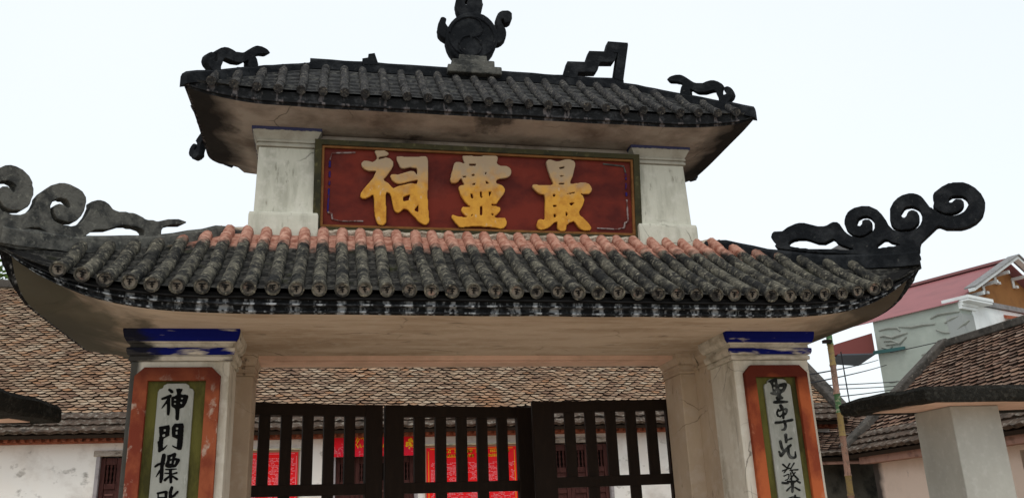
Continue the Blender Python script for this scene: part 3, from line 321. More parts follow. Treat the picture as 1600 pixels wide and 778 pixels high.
 'shen': [[(-2.2,2.552),(-2.204,2.548),(-2.204,2.541),(-2.203,2.538),(-2.186,2.522),(-2.179,2.52),(-2.173,2.523),(-2.171,2.527),(-2.172,2.534),(-2.174,2.538),(-2.178,2.542),(-2.186,2.547),(-2.196,2.552)],[(-2.143,2.551),(-2.147,2.55),(-2.151,2.55),(-2.155,2.548),(-2.155,2.546),(-2.154,2.536),(-2.148,2.521),(-2.148,2.514),(-2.15,2.509),(-2.162,2.502),(-2.176,2.498),(-2.18,2.494),(-2.181,2.489),(-2.178,2.445),(-2.175,2.437),(-2.171,2.431),(-2.155,2.422),(-2.152,2.417),(-2.15,2.41),(-2.148,2.395),(-2.147,2.39),(-2.146,2.38),(-2.147,2.375),(-2.146,2.357),(-2.143,2.35),(-2.142,2.348),(-2.139,2.346),(-2.134,2.344),(-2.131,2.344),(-2.127,2.347),(-2.125,2.349),(-2.123,2.354),(-2.124,2.361),(-2.123,2.366),(-2.124,2.386),(-2.123,2.391),(-2.124,2.406),(-2.123,2.411),(-2.123,2.416),(-2.121,2.42),(-2.116,2.423),(-2.108,2.424),(-2.101,2.427),(-2.093,2.438),(-2.083,2.459),(-2.078,2.479),(-2.076,2.496),(-2.077,2.505),(-2.084,2.509),(-2.089,2.509),(-2.094,2.511),(-2.112,2.511),(-2.12,2.514),(-2.123,2.517),(-2.123,2.522),(-2.115,2.542),(-2.115,2.546),(-2.118,2.548),(-2.123,2.55),(-2.131,2.55),(-2.135,2.552)],[(-2.19,2.513),(-2.213,2.503),(-2.221,2.499),(-2.232,2.495),(-2.241,2.49),(-2.243,2.488),(-2.243,2.486),(-2.242,2.481),(-2.239,2.478),(-2.237,2.477),(-2.216,2.482),(-2.209,2.485),(-2.207,2.485),(-2.208,2.481),(-2.22,2.456),(-2.231,2.438),(-2.236,2.424),(-2.236,2.422),(-2.234,2.422),(-2.232,2.423),(-2.216,2.441),(-2.213,2.446),(-2.208,2.451),(-2.206,2.452),(-2.205,2.449),(-2.2,2.384),(-2.198,2.381),(-2.195,2.377),(-2.192,2.376),(-2.189,2.377),(-2.185,2.38),(-2.183,2.389),(-2.183,2.395),(-2.182,2.4),(-2.183,2.41),(-2.182,2.415),(-2.187,2.484),(-2.186,2.489),(-2.183,2.492),(-2.179,2.502),(-2.18,2.507),(-2.182,2.511),(-2.185,2.513)],[(-2.12,2.49),(-2.118,2.491),(-2.108,2.49),(-2.108,2.488),(-2.109,2.483),(-2.111,2.481),(-2.113,2.481),(-2.12,2.482)],[(-2.163,2.482),(-2.161,2.483),(-2.151,2.482),(-2.15,2.48),(-2.15,2.475),(-2.152,2.473),(-2.154,2.473),(-2.162,2.473),(-2.163,2.475)],[(-2.121,2.463),(-2.119,2.464),(-2.112,2.461),(-2.111,2.453),(-2.112,2.451),(-2.114,2.45),(-2.122,2.453),(-2.123,2.458)],[(-2.161,2.457),(-2.159,2.458),(-2.151,2.457),(-2.15,2.455),(-2.15,2.448),(-2.152,2.447),(-2.161,2.448),(-2.162,2.45)]],
 'men_left': [[(-2.181,2.316),(-2.2,2.312),(-2.205,2.312),(-2.217,2.309),(-2.222,2.309),(-2.226,2.308),(-2.237,2.306),(-2.242,2.304),(-2.242,2.295),(-2.24,2.291),(-2.238,2.268),(-2.236,2.263),(-2.234,2.243),(-2.236,2.238),(-2.235,2.228),(-2.236,2.223),(-2.236,2.217),(-2.238,2.215),(-2.242,2.212),(-2.243,2.211),(-2.242,2.201),(-2.24,2.196),(-2.239,2.181),(-2.237,2.176),(-2.235,2.149),(-2.234,2.147),(-2.232,2.145),(-2.226,2.143),(-2.201,2.158),(-2.193,2.168),(-2.181,2.188),(-2.182,2.19),(-2.185,2.189),(-2.204,2.171),(-2.206,2.171),(-2.207,2.174),(-2.209,2.195),(-2.208,2.2),(-2.209,2.216),(-2.208,2.221),(-2.208,2.226),(-2.206,2.23),(-2.174,2.248),(-2.174,2.25),(-2.175,2.265),(-2.174,2.269),(-2.175,2.284),(-2.174,2.289),(-2.174,2.296),(-2.176,2.301),(-2.176,2.306),(-2.179,2.311),(-2.179,2.314),(-2.18,2.316)],[(-2.212,2.288),(-2.211,2.289),(-2.201,2.289),(-2.199,2.288),(-2.198,2.283),(-2.2,2.275),(-2.209,2.274),(-2.211,2.275)],[(-2.206,2.259),(-2.204,2.26),(-2.202,2.259),(-2.201,2.257),(-2.2,2.244),(-2.202,2.242),(-2.207,2.241),(-2.211,2.24),(-2.215,2.241),(-2.218,2.251),(-2.217,2.254)]],
 'men_right': [[(-2.119,2.325),(-2.122,2.324),(-2.144,2.324),(-2.15,2.322),(-2.159,2.307),(-2.162,2.301),(-2.163,2.292),(-2.16,2.256),(-2.158,2.251),(-2.157,2.241),(-2.151,2.237),(-2.14,2.233),(-2.126,2.226),(-2.123,2.224),(-2.123,2.223),(-2.123,2.218),(-2.124,2.213),(-2.123,2.203),(-2.124,2.198),(-2.123,2.185),(-2.124,2.175),(-2.126,2.175),(-2.151,2.187),(-2.152,2.187),(-2.152,2.186),(-2.151,2.179),(-2.15,2.177),(-2.111,2.155),(-2.097,2.156),(-2.094,2.158),(-2.092,2.163),(-2.091,2.175),(-2.089,2.181),(-2.089,2.196),(-2.088,2.201),(-2.089,2.217),(-2.088,2.222),(-2.089,2.24),(-2.088,2.245),(-2.09,2.266),(-2.088,2.271),(-2.09,2.293),(-2.089,2.298),(-2.09,2.308),(-2.094,2.322),(-2.096,2.324),(-2.098,2.325)],[(-2.138,2.299),(-2.136,2.299),(-2.126,2.299),(-2.124,2.298),(-2.123,2.292),(-2.125,2.285),(-2.133,2.284),(-2.136,2.286),(-2.137,2.289)],[(-2.131,2.274),(-2.129,2.275),(-2.127,2.274),(-2.127,2.272),(-2.125,2.256),(-2.126,2.254),(-2.127,2.253),(-2.134,2.253),(-2.135,2.254),(-2.136,2.256),(-2.138,2.271),(-2.137,2.272)]],
 'biao': [[(-2.136,2.139),(-2.147,2.134),(-2.156,2.129),(-2.162,2.127),(-2.167,2.127),(-2.171,2.125),(-2.176,2.125),(-2.178,2.123),(-2.179,2.12),(-2.177,2.115),(-2.176,2.097),(-2.18,2.08),(-2.186,2.064),(-2.185,2.057),(-2.183,2.053),(-2.179,2.05),(-2.173,2.047),(-2.168,2.046),(-2.163,2.045),(-2.151,2.044),(-2.146,2.046),(-2.134,2.046),(-2.12,2.049),(-2.116,2.053),(-2.101,2.078),(-2.097,2.087),(-2.098,2.097),(-2.101,2.1),(-2.105,2.102),(-2.111,2.103),(-2.116,2.105),(-2.121,2.105),(-2.126,2.107),(-2.127,2.111),(-2.124,2.115),(-2.122,2.127),(-2.123,2.133),(-2.126,2.136),(-2.13,2.139)],[(-2.203,2.135),(-2.206,2.134),(-2.209,2.129),(-2.213,2.098),(-2.213,2.092),(-2.214,2.087),(-2.214,2.08),(-2.217,2.079),(-2.222,2.078),(-2.228,2.076),(-2.235,2.072),(-2.243,2.066),(-2.249,2.059),(-2.25,2.056),(-2.249,2.052),(-2.246,2.049),(-2.244,2.049),(-2.24,2.05),(-2.225,2.06),(-2.217,2.062),(-2.216,2.062),(-2.215,2.061),(-2.214,2.049),(-2.215,2.044),(-2.215,2.037),(-2.219,2.033),(-2.223,2.025),(-2.235,1.995),(-2.237,1.992),(-2.236,1.99),(-2.233,1.99),(-2.231,1.993),(-2.223,2.002),(-2.22,2.007),(-2.215,2.013),(-2.213,2.013),(-2.213,2.012),(-2.214,2.007),(-2.212,1.991),(-2.214,1.986),(-2.211,1.958),(-2.21,1.954),(-2.205,1.952),(-2.199,1.952),(-2.197,1.954),(-2.195,1.96),(-2.19,1.982),(-2.191,1.994),(-2.19,1.998),(-2.192,2.029),(-2.191,2.034),(-2.193,2.053),(-2.192,2.058),(-2.192,2.064),(-2.187,2.07),(-2.187,2.075),(-2.189,2.082),(-2.187,2.093),(-2.187,2.098),(-2.186,2.102),(-2.186,2.11),(-2.185,2.115),(-2.186,2.127),(-2.189,2.132),(-2.195,2.136)],[(-2.151,2.114),(-2.145,2.115),(-2.145,2.114),(-2.146,2.105),(-2.147,2.101),(-2.155,2.1),(-2.156,2.102),(-2.156,2.111),(-2.155,2.113)],[(-2.15,2.09),(-2.148,2.09),(-2.147,2.088),(-2.148,2.085),(-2.148,2.074),(-2.15,2.072),(-2.151,2.072),(-2.158,2.072),(-2.159,2.074),(-2.159,2.084),(-2.157,2.087)],[(-2.13,2.09),(-2.128,2.09),(-2.123,2.09),(-2.122,2.088),(-2.124,2.082),(-2.127,2.069),(-2.129,2.067),(-2.132,2.066),(-2.134,2.067),(-2.134,2.069),(-2.131,2.088)],[(-2.147,2.041),(-2.15,2.04),(-2.179,2.04),(-2.183,2.038),(-2.183,2.033),(-2.181,2.031),(-2.16,2.03),(-2.16,2.028),(-2.159,2.017),(-2.159,2.015),(-2.161,2.015),(-2.164,2.016),(-2.184,2.016),(-2.186,2.014),(-2.186,2.011),(-2.184,2.009),(-2.179,2.008),(-2.174,2.007),(-2.16,2.006),(-2.158,2.005),(-2.156,2.001),(-2.16,1.996),(-2.181,1.98),(-2.187,1.974),(-2.188,1.971),(-2.187,1.966),(-2.183,1.963),(-2.175,1.962),(-2.155,1.984),(-2.154,1.98),(-2.153,1.966),(-2.151,1.961),(-2.151,1.954),(-2.146,1.949),(-2.143,1.948),(-2.139,1.949),(-2.134,1.954),(-2.136,1.982),(-2.135,1.985),(-2.13,1.982),(-2.111,1.967),(-2.106,1.966),(-2.101,1.968),(-2.099,1.974),(-2.1,1.977),(-2.106,1.982),(-2.137,2),(-2.137,2.002),(-2.135,2.002),(-2.132,2.002),(-2.109,2.007),(-2.106,2.01),(-2.106,2.014),(-2.107,2.017),(-2.11,2.019),(-2.113,2.019),(-2.137,2.011),(-2.139,2.011),(-2.14,2.013),(-2.141,2.029),(-2.14,2.031),(-2.13,2.031),(-2.125,2.033),(-2.114,2.033),(-2.112,2.034),(-2.113,2.039),(-2.115,2.04)]],
 'zhao': [[(-2.137,1.931),(-2.142,1.926),(-2.143,1.923),(-2.146,1.915),(-2.151,1.893),(-2.147,1.848),(-2.148,1.843),(-2.148,1.837),(-2.149,1.832),(-2.149,1.827),(-2.15,1.823),(-2.149,1.817),(-2.151,1.812),(-2.149,1.802),(-2.147,1.8),(-2.146,1.8),(-2.144,1.8),(-2.142,1.802),(-2.14,1.808),(-2.134,1.835),(-2.132,1.837),(-2.13,1.837),(-2.113,1.82),(-2.109,1.815),(-2.09,1.796),(-2.087,1.795),(-2.081,1.795),(-2.077,1.798),(-2.078,1.803),(-2.078,1.805),(-2.117,1.843),(-2.122,1.846),(-2.127,1.852),(-2.129,1.855),(-2.128,1.858),(-2.115,1.865),(-2.107,1.872),(-2.105,1.876),(-2.096,1.885),(-2.091,1.893),(-2.091,1.898),(-2.095,1.902),(-2.101,1.902),(-2.127,1.875),(-2.128,1.874),(-2.129,1.877),(-2.13,1.887),(-2.129,1.891),(-2.129,1.897),(-2.125,1.919),(-2.125,1.924),(-2.126,1.927),(-2.131,1.931)],[(-2.18,1.904),(-2.219,1.896),(-2.223,1.891),(-2.222,1.888),(-2.218,1.883),(-2.217,1.881),(-2.212,1.814),(-2.212,1.812),(-2.209,1.81),(-2.205,1.81),(-2.202,1.812),(-2.201,1.814),(-2.202,1.823),(-2.2,1.825),(-2.198,1.825),(-2.174,1.824),(-2.173,1.822),(-2.172,1.811),(-2.166,1.806),(-2.162,1.806),(-2.159,1.807),(-2.157,1.81),(-2.156,1.818),(-2.157,1.832),(-2.155,1.837),(-2.157,1.853),(-2.156,1.857),(-2.157,1.875),(-2.156,1.879),(-2.156,1.889),(-2.155,1.895),(-2.158,1.901),(-2.163,1.904),(-2.169,1.905)],[(-2.183,1.888),(-2.18,1.889),(-2.175,1.888),(-2.173,1.869),(-2.174,1.867),(-2.205,1.868),(-2.207,1.869),(-2.208,1.881),(-2.207,1.884)],[(-2.203,1.859),(-2.201,1.86),(-2.175,1.858),(-2.174,1.857),(-2.173,1.835),(-2.178,1.832),(-2.202,1.834),(-2.203,1.835),(-2.204,1.845),(-2.206,1.85),(-2.206,1.856),(-2.206,1.858)]],
 'sheng': [[(2.148,2.593),(2.139,2.591),(2.117,2.583),(2.094,2.574),(2.085,2.568),(2.084,2.565),(2.084,2.563),(2.099,2.558),(2.106,2.55),(2.111,2.534),(2.114,2.51),(2.113,2.505),(2.114,2.499),(2.112,2.485),(2.109,2.484),(2.103,2.486),(2.097,2.486),(2.093,2.482),(2.092,2.476),(2.095,2.473),(2.113,2.465),(2.121,2.465),(2.127,2.463),(2.142,2.463),(2.147,2.46),(2.145,2.457),(2.134,2.45),(2.13,2.444),(2.136,2.429),(2.137,2.427),(2.135,2.425),(2.128,2.422),(2.115,2.422),(2.107,2.416),(2.104,2.408),(2.106,2.404),(2.11,2.402),(2.116,2.401),(2.122,2.399),(2.137,2.399),(2.143,2.401),(2.175,2.4),(2.182,2.402),(2.197,2.402),(2.203,2.404),(2.214,2.404),(2.227,2.408),(2.232,2.412),(2.227,2.419),(2.22,2.419),(2.214,2.421),(2.206,2.421),(2.2,2.423),(2.183,2.424),(2.177,2.425),(2.168,2.426),(2.166,2.427),(2.165,2.429),(2.187,2.433),(2.191,2.437),(2.195,2.442),(2.195,2.447),(2.188,2.451),(2.181,2.459),(2.178,2.467),(2.179,2.473),(2.187,2.479),(2.198,2.484),(2.208,2.489),(2.216,2.498),(2.227,2.513),(2.238,2.535),(2.24,2.549),(2.234,2.555),(2.226,2.557),(2.218,2.558),(2.211,2.556),(2.205,2.556),(2.191,2.552),(2.183,2.551),(2.169,2.546),(2.165,2.547),(2.163,2.549),(2.163,2.555),(2.162,2.561),(2.164,2.575),(2.162,2.58),(2.163,2.586),(2.161,2.591),(2.157,2.593)],[(2.128,2.559),(2.131,2.56),(2.139,2.56),(2.142,2.559),(2.141,2.549),(2.138,2.545),(2.135,2.544),(2.128,2.546),(2.127,2.555)],[(2.127,2.524),(2.138,2.525),(2.14,2.514),(2.138,2.51),(2.127,2.507),(2.123,2.509),(2.122,2.52),(2.123,2.522)],[(2.174,2.524),(2.177,2.525),(2.2,2.524),(2.202,2.523),(2.202,2.521),(2.191,2.51),(2.176,2.509),(2.174,2.51),(2.172,2.516)],[(2.139,2.495),(2.147,2.493),(2.151,2.491),(2.151,2.489),(2.145,2.484),(2.143,2.483),(2.14,2.485),(2.139,2.493)]],
 'yu': [[(2.16,2.396),(2.152,2.39),(2.151,2.384),(2.158,2.357),(2.147,2.353),(2.145,2.354),(2.144,2.362),(2.14,2.362),(2.135,2.36),(2.13,2.354),(2.119,2.337),(2.117,2.321),(2.121,2.31),(2.126,2.302),(2.129,2.301),(2.135,2.301),(2.14,2.305),(2.141,2.298),(2.143,2.296),(2.149,2.296),(2.161,2.305),(2.163,2.305),(2.164,2.304),(2.163,2.29),(2.167,2.286),(2.171,2.284),(2.175,2.286),(2.181,2.29),(2.185,2.311),(2.192,2.312),(2.198,2.316),(2.207,2.326),(2.215,2.337),(2.218,2.354),(2.216,2.359),(2.212,2.363),(2.204,2.367),(2.2,2.367),(2.185,2.364),(2.185,2.374),(2.174,2.393),(2.168,2.396)],[(2.192,2.349),(2.195,2.35),(2.197,2.349),(2.198,2.347),(2.196,2.336),(2.19,2.328),(2.188,2.332),(2.188,2.34),(2.184,2.347),(2.182,2.347)],[(2.171,2.346),(2.172,2.346),(2.172,2.344),(2.171,2.338),(2.168,2.332),(2.166,2.323),(2.143,2.308),(2.134,2.323),(2.133,2.329),(2.136,2.338),(2.139,2.341),(2.143,2.34),(2.152,2.341)],[(2.239,2.288),(2.186,2.276),(2.184,2.276),(2.18,2.279),(2.172,2.279),(2.165,2.273),(2.154,2.27),(2.141,2.271),(2.135,2.269),(2.105,2.269),(2.098,2.265),(2.095,2.259),(2.094,2.255),(2.096,2.251),(2.1,2.249),(2.115,2.248),(2.122,2.25),(2.132,2.25),(2.139,2.252),(2.145,2.252),(2.162,2.255),(2.166,2.254),(2.17,2.244),(2.169,2.239),(2.17,2.233),(2.166,2.222),(2.16,2.214),(2.147,2.211),(2.143,2.209),(2.141,2.205),(2.143,2.201),(2.15,2.199),(2.168,2.198),(2.174,2.201),(2.18,2.205),(2.189,2.219),(2.191,2.227),(2.193,2.233),(2.191,2.255),(2.191,2.257),(2.194,2.26),(2.222,2.264),(2.229,2.265),(2.233,2.265),(2.245,2.268),(2.249,2.271),(2.252,2.275),(2.253,2.279),(2.249,2.286),(2.243,2.288)]],
 'guang': [[(2.172,2.18),(2.167,2.178),(2.16,2.173),(2.158,2.163),(2.159,2.158),(2.158,2.148),(2.159,2.143),(2.158,2.133),(2.159,2.127),(2.158,2.116),(2.159,2.111),(2.16,2.109),(2.17,2.107),(2.172,2.108),(2.177,2.112),(2.179,2.121),(2.18,2.123),(2.185,2.126),(2.22,2.135),(2.223,2.137),(2.224,2.141),(2.224,2.143),(2.22,2.147),(2.215,2.148),(2.185,2.139),(2.183,2.14),(2.182,2.142),(2.186,2.172),(2.184,2.176),(2.178,2.18)],[(2.121,2.131),(2.113,2.127),(2.11,2.121),(2.11,2.117),(2.115,2.08),(2.117,2.068),(2.123,2.058),(2.128,2.051),(2.128,2.05),(2.127,2.047),(2.118,2.039),(2.113,2.042),(2.105,2.054),(2.097,2.054),(2.094,2.052),(2.093,2.047),(2.097,2.034),(2.097,2.028),(2.099,2.017),(2.101,2.012),(2.109,2.008),(2.12,2.01),(2.148,2.035),(2.152,2.04),(2.16,2.046),(2.162,2.046),(2.163,2.03),(2.166,2.019),(2.172,2.006),(2.178,1.999),(2.19,1.994),(2.206,1.992),(2.219,1.993),(2.23,1.998),(2.236,2.004),(2.238,2.017),(2.235,2.041),(2.234,2.047),(2.233,2.049),(2.23,2.05),(2.227,2.047),(2.221,2.016),(2.221,2.014),(2.218,2.011),(2.205,2.011),(2.197,2.014),(2.191,2.02),(2.187,2.033),(2.186,2.043),(2.19,2.071),(2.193,2.074),(2.209,2.087),(2.211,2.092),(2.209,2.098),(2.206,2.101),(2.198,2.101),(2.188,2.094),(2.184,2.093),(2.178,2.092),(2.172,2.088),(2.17,2.081),(2.163,2.078),(2.144,2.064),(2.142,2.066),(2.138,2.083),(2.133,2.124),(2.129,2.129),(2.125,2.131)]],
 'fan': [[(2.208,1.968),(2.203,1.964),(2.178,1.931),(2.175,1.929),(2.174,1.932),(2.171,1.933),(2.165,1.932),(2.157,1.93),(2.163,1.939),(2.18,1.959),(2.18,1.961),(2.178,1.965),(2.172,1.965),(2.167,1.962),(2.152,1.941),(2.147,1.937),(2.124,1.961),(2.115,1.961),(2.112,1.959),(2.112,1.957),(2.111,1.952),(2.113,1.95),(2.131,1.935),(2.141,1.929),(2.139,1.925),(2.135,1.923),(2.119,1.918),(2.109,1.915),(2.104,1.913),(2.103,1.908),(2.105,1.905),(2.107,1.905),(2.116,1.907),(2.122,1.91),(2.124,1.909),(2.124,1.907),(2.115,1.896),(2.114,1.895),(2.115,1.893),(2.118,1.892),(2.12,1.893),(2.13,1.901),(2.139,1.911),(2.146,1.916),(2.155,1.92),(2.168,1.923),(2.17,1.923),(2.172,1.917),(2.164,1.915),(2.163,1.91),(2.174,1.908),(2.176,1.907),(2.186,1.881),(2.181,1.875),(2.177,1.872),(2.175,1.88),(2.177,1.895),(2.173,1.9),(2.17,1.9),(2.167,1.897),(2.166,1.888),(2.167,1.882),(2.165,1.869),(2.166,1.864),(2.165,1.86),(2.153,1.846),(2.154,1.844),(2.156,1.843),(2.164,1.847),(2.165,1.844),(2.164,1.84),(2.161,1.839),(2.136,1.84),(2.132,1.837),(2.127,1.831),(2.113,1.831),(2.107,1.833),(2.092,1.834),(2.087,1.828),(2.086,1.822),(2.09,1.818),(2.096,1.817),(2.102,1.815),(2.139,1.814),(2.141,1.815),(2.144,1.817),(2.146,1.821),(2.147,1.824),(2.159,1.824),(2.161,1.815),(2.158,1.8),(2.152,1.798),(2.139,1.789),(2.132,1.785),(2.116,1.773),(2.115,1.769),(2.115,1.766),(2.119,1.764),(2.121,1.763),(2.125,1.764),(2.138,1.774),(2.142,1.778),(2.155,1.789),(2.158,1.79),(2.159,1.787),(2.155,1.764),(2.156,1.756),(2.16,1.753),(2.162,1.752),(2.167,1.752),(2.169,1.753),(2.175,1.76),(2.178,1.781),(2.182,1.788),(2.188,1.785),(2.199,1.776),(2.22,1.763),(2.226,1.763),(2.231,1.766),(2.232,1.769),(2.232,1.772),(2.228,1.777),(2.201,1.79),(2.192,1.794),(2.183,1.794),(2.183,1.796),(2.184,1.808),(2.187,1.814),(2.189,1.823),(2.198,1.824),(2.203,1.827),(2.205,1.831),(2.209,1.83),(2.23,1.816),(2.232,1.815),(2.239,1.816),(2.241,1.818),(2.243,1.823),(2.241,1.827),(2.224,1.838),(2.224,1.84),(2.228,1.841),(2.231,1.844),(2.232,1.849),(2.202,1.881),(2.201,1.883),(2.202,1.885),(2.212,1.894),(2.212,1.898),(2.21,1.9),(2.206,1.9),(2.2,1.894),(2.196,1.892),(2.194,1.894),(2.188,1.905),(2.189,1.907),(2.195,1.91),(2.232,1.909),(2.237,1.913),(2.238,1.918),(2.234,1.921),(2.232,1.921),(2.228,1.92),(2.215,1.92),(2.209,1.919),(2.196,1.919),(2.19,1.917),(2.179,1.918),(2.178,1.919),(2.199,1.944),(2.213,1.958),(2.214,1.966),(2.212,1.968)],[(2.15,1.889),(2.142,1.887),(2.126,1.881),(2.122,1.88),(2.113,1.877),(2.11,1.875),(2.11,1.871),(2.112,1.869),(2.114,1.868),(2.145,1.88),(2.151,1.879),(2.151,1.877),(2.147,1.864),(2.142,1.855),(2.136,1.851),(2.118,1.845),(2.115,1.841),(2.116,1.839),(2.124,1.839),(2.139,1.844),(2.147,1.85),(2.152,1.855),(2.158,1.868),(2.16,1.882),(2.16,1.885),(2.156,1.888)],[(2.191,1.872),(2.193,1.871),(2.198,1.865),(2.201,1.861),(2.209,1.853),(2.214,1.849),(2.216,1.846),(2.209,1.844),(2.204,1.841),(2.202,1.837),(2.178,1.839),(2.176,1.839),(2.173,1.842),(2.176,1.86),(2.183,1.867)]],
 'next': [[(2.179,1.74),(2.176,1.738),(2.173,1.728),(2.163,1.728),(2.133,1.723),(2.128,1.72),(2.127,1.716),(2.128,1.714),(2.134,1.712),(2.159,1.718),(2.169,1.717),(2.172,1.716),(2.169,1.696),(2.168,1.694),(2.141,1.694),(2.136,1.692),(2.134,1.69),(2.134,1.689),(2.137,1.685),(2.14,1.684),(2.156,1.683),(2.163,1.685),(2.166,1.684),(2.167,1.682),(2.164,1.664),(2.167,1.663),(2.175,1.663),(2.179,1.664),(2.181,1.682),(2.183,1.684),(2.197,1.684),(2.204,1.685),(2.212,1.685),(2.214,1.686),(2.217,1.689),(2.215,1.693),(2.213,1.694),(2.185,1.696),(2.184,1.698),(2.186,1.71),(2.187,1.714),(2.196,1.713),(2.201,1.711),(2.215,1.708),(2.217,1.709),(2.22,1.711),(2.222,1.716),(2.221,1.718),(2.217,1.721),(2.211,1.721),(2.205,1.723),(2.197,1.724),(2.189,1.726),(2.189,1.738),(2.185,1.74)]],
}
# ------------------------------------------------------------------ setting
ground=MB().add([(-300,-300,0),(300,-300,0),(300,300,0),(-300,300,0)],[(0,1,2,3)]).build('ground',M_ground,kind='structure')
yard=MB().add([(-9,-9,.004),(9,-9,.004),(9,8,.004),(-9,8,.004)],[(0,1,2,3)]).build('courtyard_paving',M_paving,kind='structure')

# ------------------------------------------------------------------ the gate
gate=empty('temple_gate',(0,.6,0),'large plastered temple gate with two curved dark tile roofs and painted red name board','gate')
FX,FY=3.14,-.60; YC=.575
def tq(x,x0=1.3,L=3.14): return max(0.,(abs(x)-x0)/(L-x0))
def lower_edge(side,s):
    """side 0 front,1 right,2 rear,3 left ; s in -1..1 ; -> x,y,ztop,zbot"""
    t=abs(s)
    if side in (0,2):
        x=FX*s; q=tq(x)
        if side==0: return x,-.77+.17*q**3,3.055+.30*q**4,2.89+.41*q**4
        return -x,1.92-.17*q**3,3.16+.195*q**4,3.085+.215*q**4
    sx=1 if side==1 else -1
    x=3.11+.03*t**3; y=YC+1.175*s*sx
    return sx*x,y,3.19+.165*t**4,3.055+.245*t**7
UX=2.27; UR=2.11
def upper_edge(side,s):
    t=abs(s)
    if side in (0,2):
        x=UX*s; q=tq(x,1.2,UX)
        if side==0: return x,.0-.06*q**3,4.82+.02*q**3,4.675+.085*q**4
        return -x*UR/UX,1.40+.06*q**3-.05*max(0,(t-.8)/.2)**2,4.82+.02*q**3,4.675+.085*q**4
    sx=1 if side==1 else -1
    x=2.24+.03*t**3; y=.70+.76*s*sx-(.05*max(0,(s*sx-.8)/.2)**2)
    k=s*sx
    if k>.5: x-=(x-UR)*((k-.5)/.5)**2.2
    return sx*x,y,4.825+.015*t**3,4.70+.06*t**3
def inset(side,x,y,d,LX,LY,yc):
    if side==0: return x*(1-d/LX),y+d
    if side==2: return x*(1-d/LX),y-d
    return x-(d if x>0 else -d),yc+(y-yc)*(1-d/LY)
def svals(side,n=56,m=24):
    k=n if side in (0,2) else m
    return [-1+2*i/k for i in range(k+1)]
def ringpts(edge,fn):
    out=[]
    for side in range(4):
        sv=svals(side)
        for s in sv[:-1]: out.append(fn(side,s,edge(side,s)))
    return out
def fascia_and_soffit(edge,LX,LY,yc,prof,inner,zin,nsof,expo,m_f,m_s,parent,wob):
    rs=[]
    for d,f in prof:
        def fn(side,s,e,d=d,f=f):
            x,y,zt,zb=e; X,Y=inset(side,x,y,d,LX,LY,yc); 
            return (X,Y,zt+(zb-zt)*f+wob*noise.noise(V((x*3,y*3,f*2))))
        rs.append(ringpts(edge,fn))
    fm_=MB().rings(rs,cap0=False,cap1=False); nn_=len(rs[0])
    fm_.m=[0 if (i//nn_)<len(prof)*.28 and len(prof)>8 else 1 for i in range(len(fm_.f))]
    fm_.build('fascia_moulding',[M_black,m_f],parent,smooth=False)
    dl,fl=prof[-1]; rs=[]
    ix,iy0,iy1=inner
    for k in range(nsof+1):
        u=k/nsof
        def fn(side,s,e,u=u):
            x,y,zt,zb=e; X,Y=inset(side,x,y,dl,LX,LY,yc); z=zb+wob*noise.noise(V((x*3,y*3,fl*2)))
            if side==0: tx,ty=ix*s,iy0
            elif side==2: tx,ty=-ix*s,iy1
            else:
                sx=1 if side==1 else -1; tx=sx*ix; ty=(iy0+iy1)/2+(iy1-iy0)/2*s*sx
            w=u**(expo if side!=2 else .35*expo)
            h=zin if side!=2 else zin
            return (X+(tx-X)*u,Y+(ty-Y)*u,z+(h-z)*w+.004*noise.noise(V((x*2,y*2,u*3)))*(0<u<1))
        rs.append(ringpts(edge,fn))
    return MB().rings(rs,cap0=False,cap1=True).build('soffit',m_s,parent,smooth=True)
def top_point(edge,kind,side,s):
    """where the slope ends at its top: the wall, the ridge or the hip; returns x,y,z"""
    x,y,zt,zb=edge(side,s)
    if kind=='lower':
        cx,y0,y1,zw=1.95,.33,.83,3.77
        if side in (0,2):
            if abs(x)<=cx: return x,(y0 if side==0 else y1),zw
            u=(abs(x)-cx)/(FX-cx); hy=(y0+(FY-y0)*u) if side==0 else (y1+(1.75-y1)*u)
            return x,hy,3.77-.72*u+.32*u*u
        lo,hi=FY,1.75
        if y0<=y<=y1: return (cx if x>0 else -cx),y,zw
        u=((y0-y)/(y0-lo)) if y<y0 else ((y-y1)/(hi-y1)); u=min(1,max(0,u))
        return (cx+(FX-cx)*u)*(1 if x>0 else -1),y,3.77-.72*u+.32*u*u
    cx,yr,zr=1.383,.70,5.40
    if side in (0,2):
        if abs(x)<=cx: return x,yr,zr
        u=(abs(x)-cx)/((UX if side==0 else UR)-cx); hy=yr+(-.06-yr)*u if side==0 else yr+(1.41-yr)*u
        return x,hy,zr-.585*u
    u=min(1,abs(y-yr)/.76)
    return (cx+((UX if y<yr else UR)-cx)*u)*(1 if x>0 else -1),y,zr-.585*u
def slope_pt(edge,kind,side,s,v):
    x,y,zt,zb=edge(side,s); tx,ty,tz=top_point(edge,kind,side,s); z0=zt-.035
    sag=(.035 if kind=='lower' else .02)*math.sin(PI*v)
    return V((x+(tx-x)*v,y+(ty-y)*v,z0+(tz-z0)*v-sag))
def roof_surface(edge,kind,parent,mat):
    mb=MB(); nrow=7
    for side in range(4):
        sv=svals(side,90,36); cols=[]
        for s in sv:
            col=[]
            for i in range(nrow):
                for vv,dz in ((i/nrow,.016),((i+.97)/nrow,-.002)):
                    q=slope_pt(edge,kind,side,s,vv); j=.004*noise.noise(q*9); col.append((q.x,q.y,q.z+dz+j))
            q=slope_pt(edge,kind,side,s,1); col.append(tuple(q)); cols.append(col)
        mb.rings(cols,close=False,cap0=False,cap1=False)
    return mb.build('tile_bed',mat,parent)
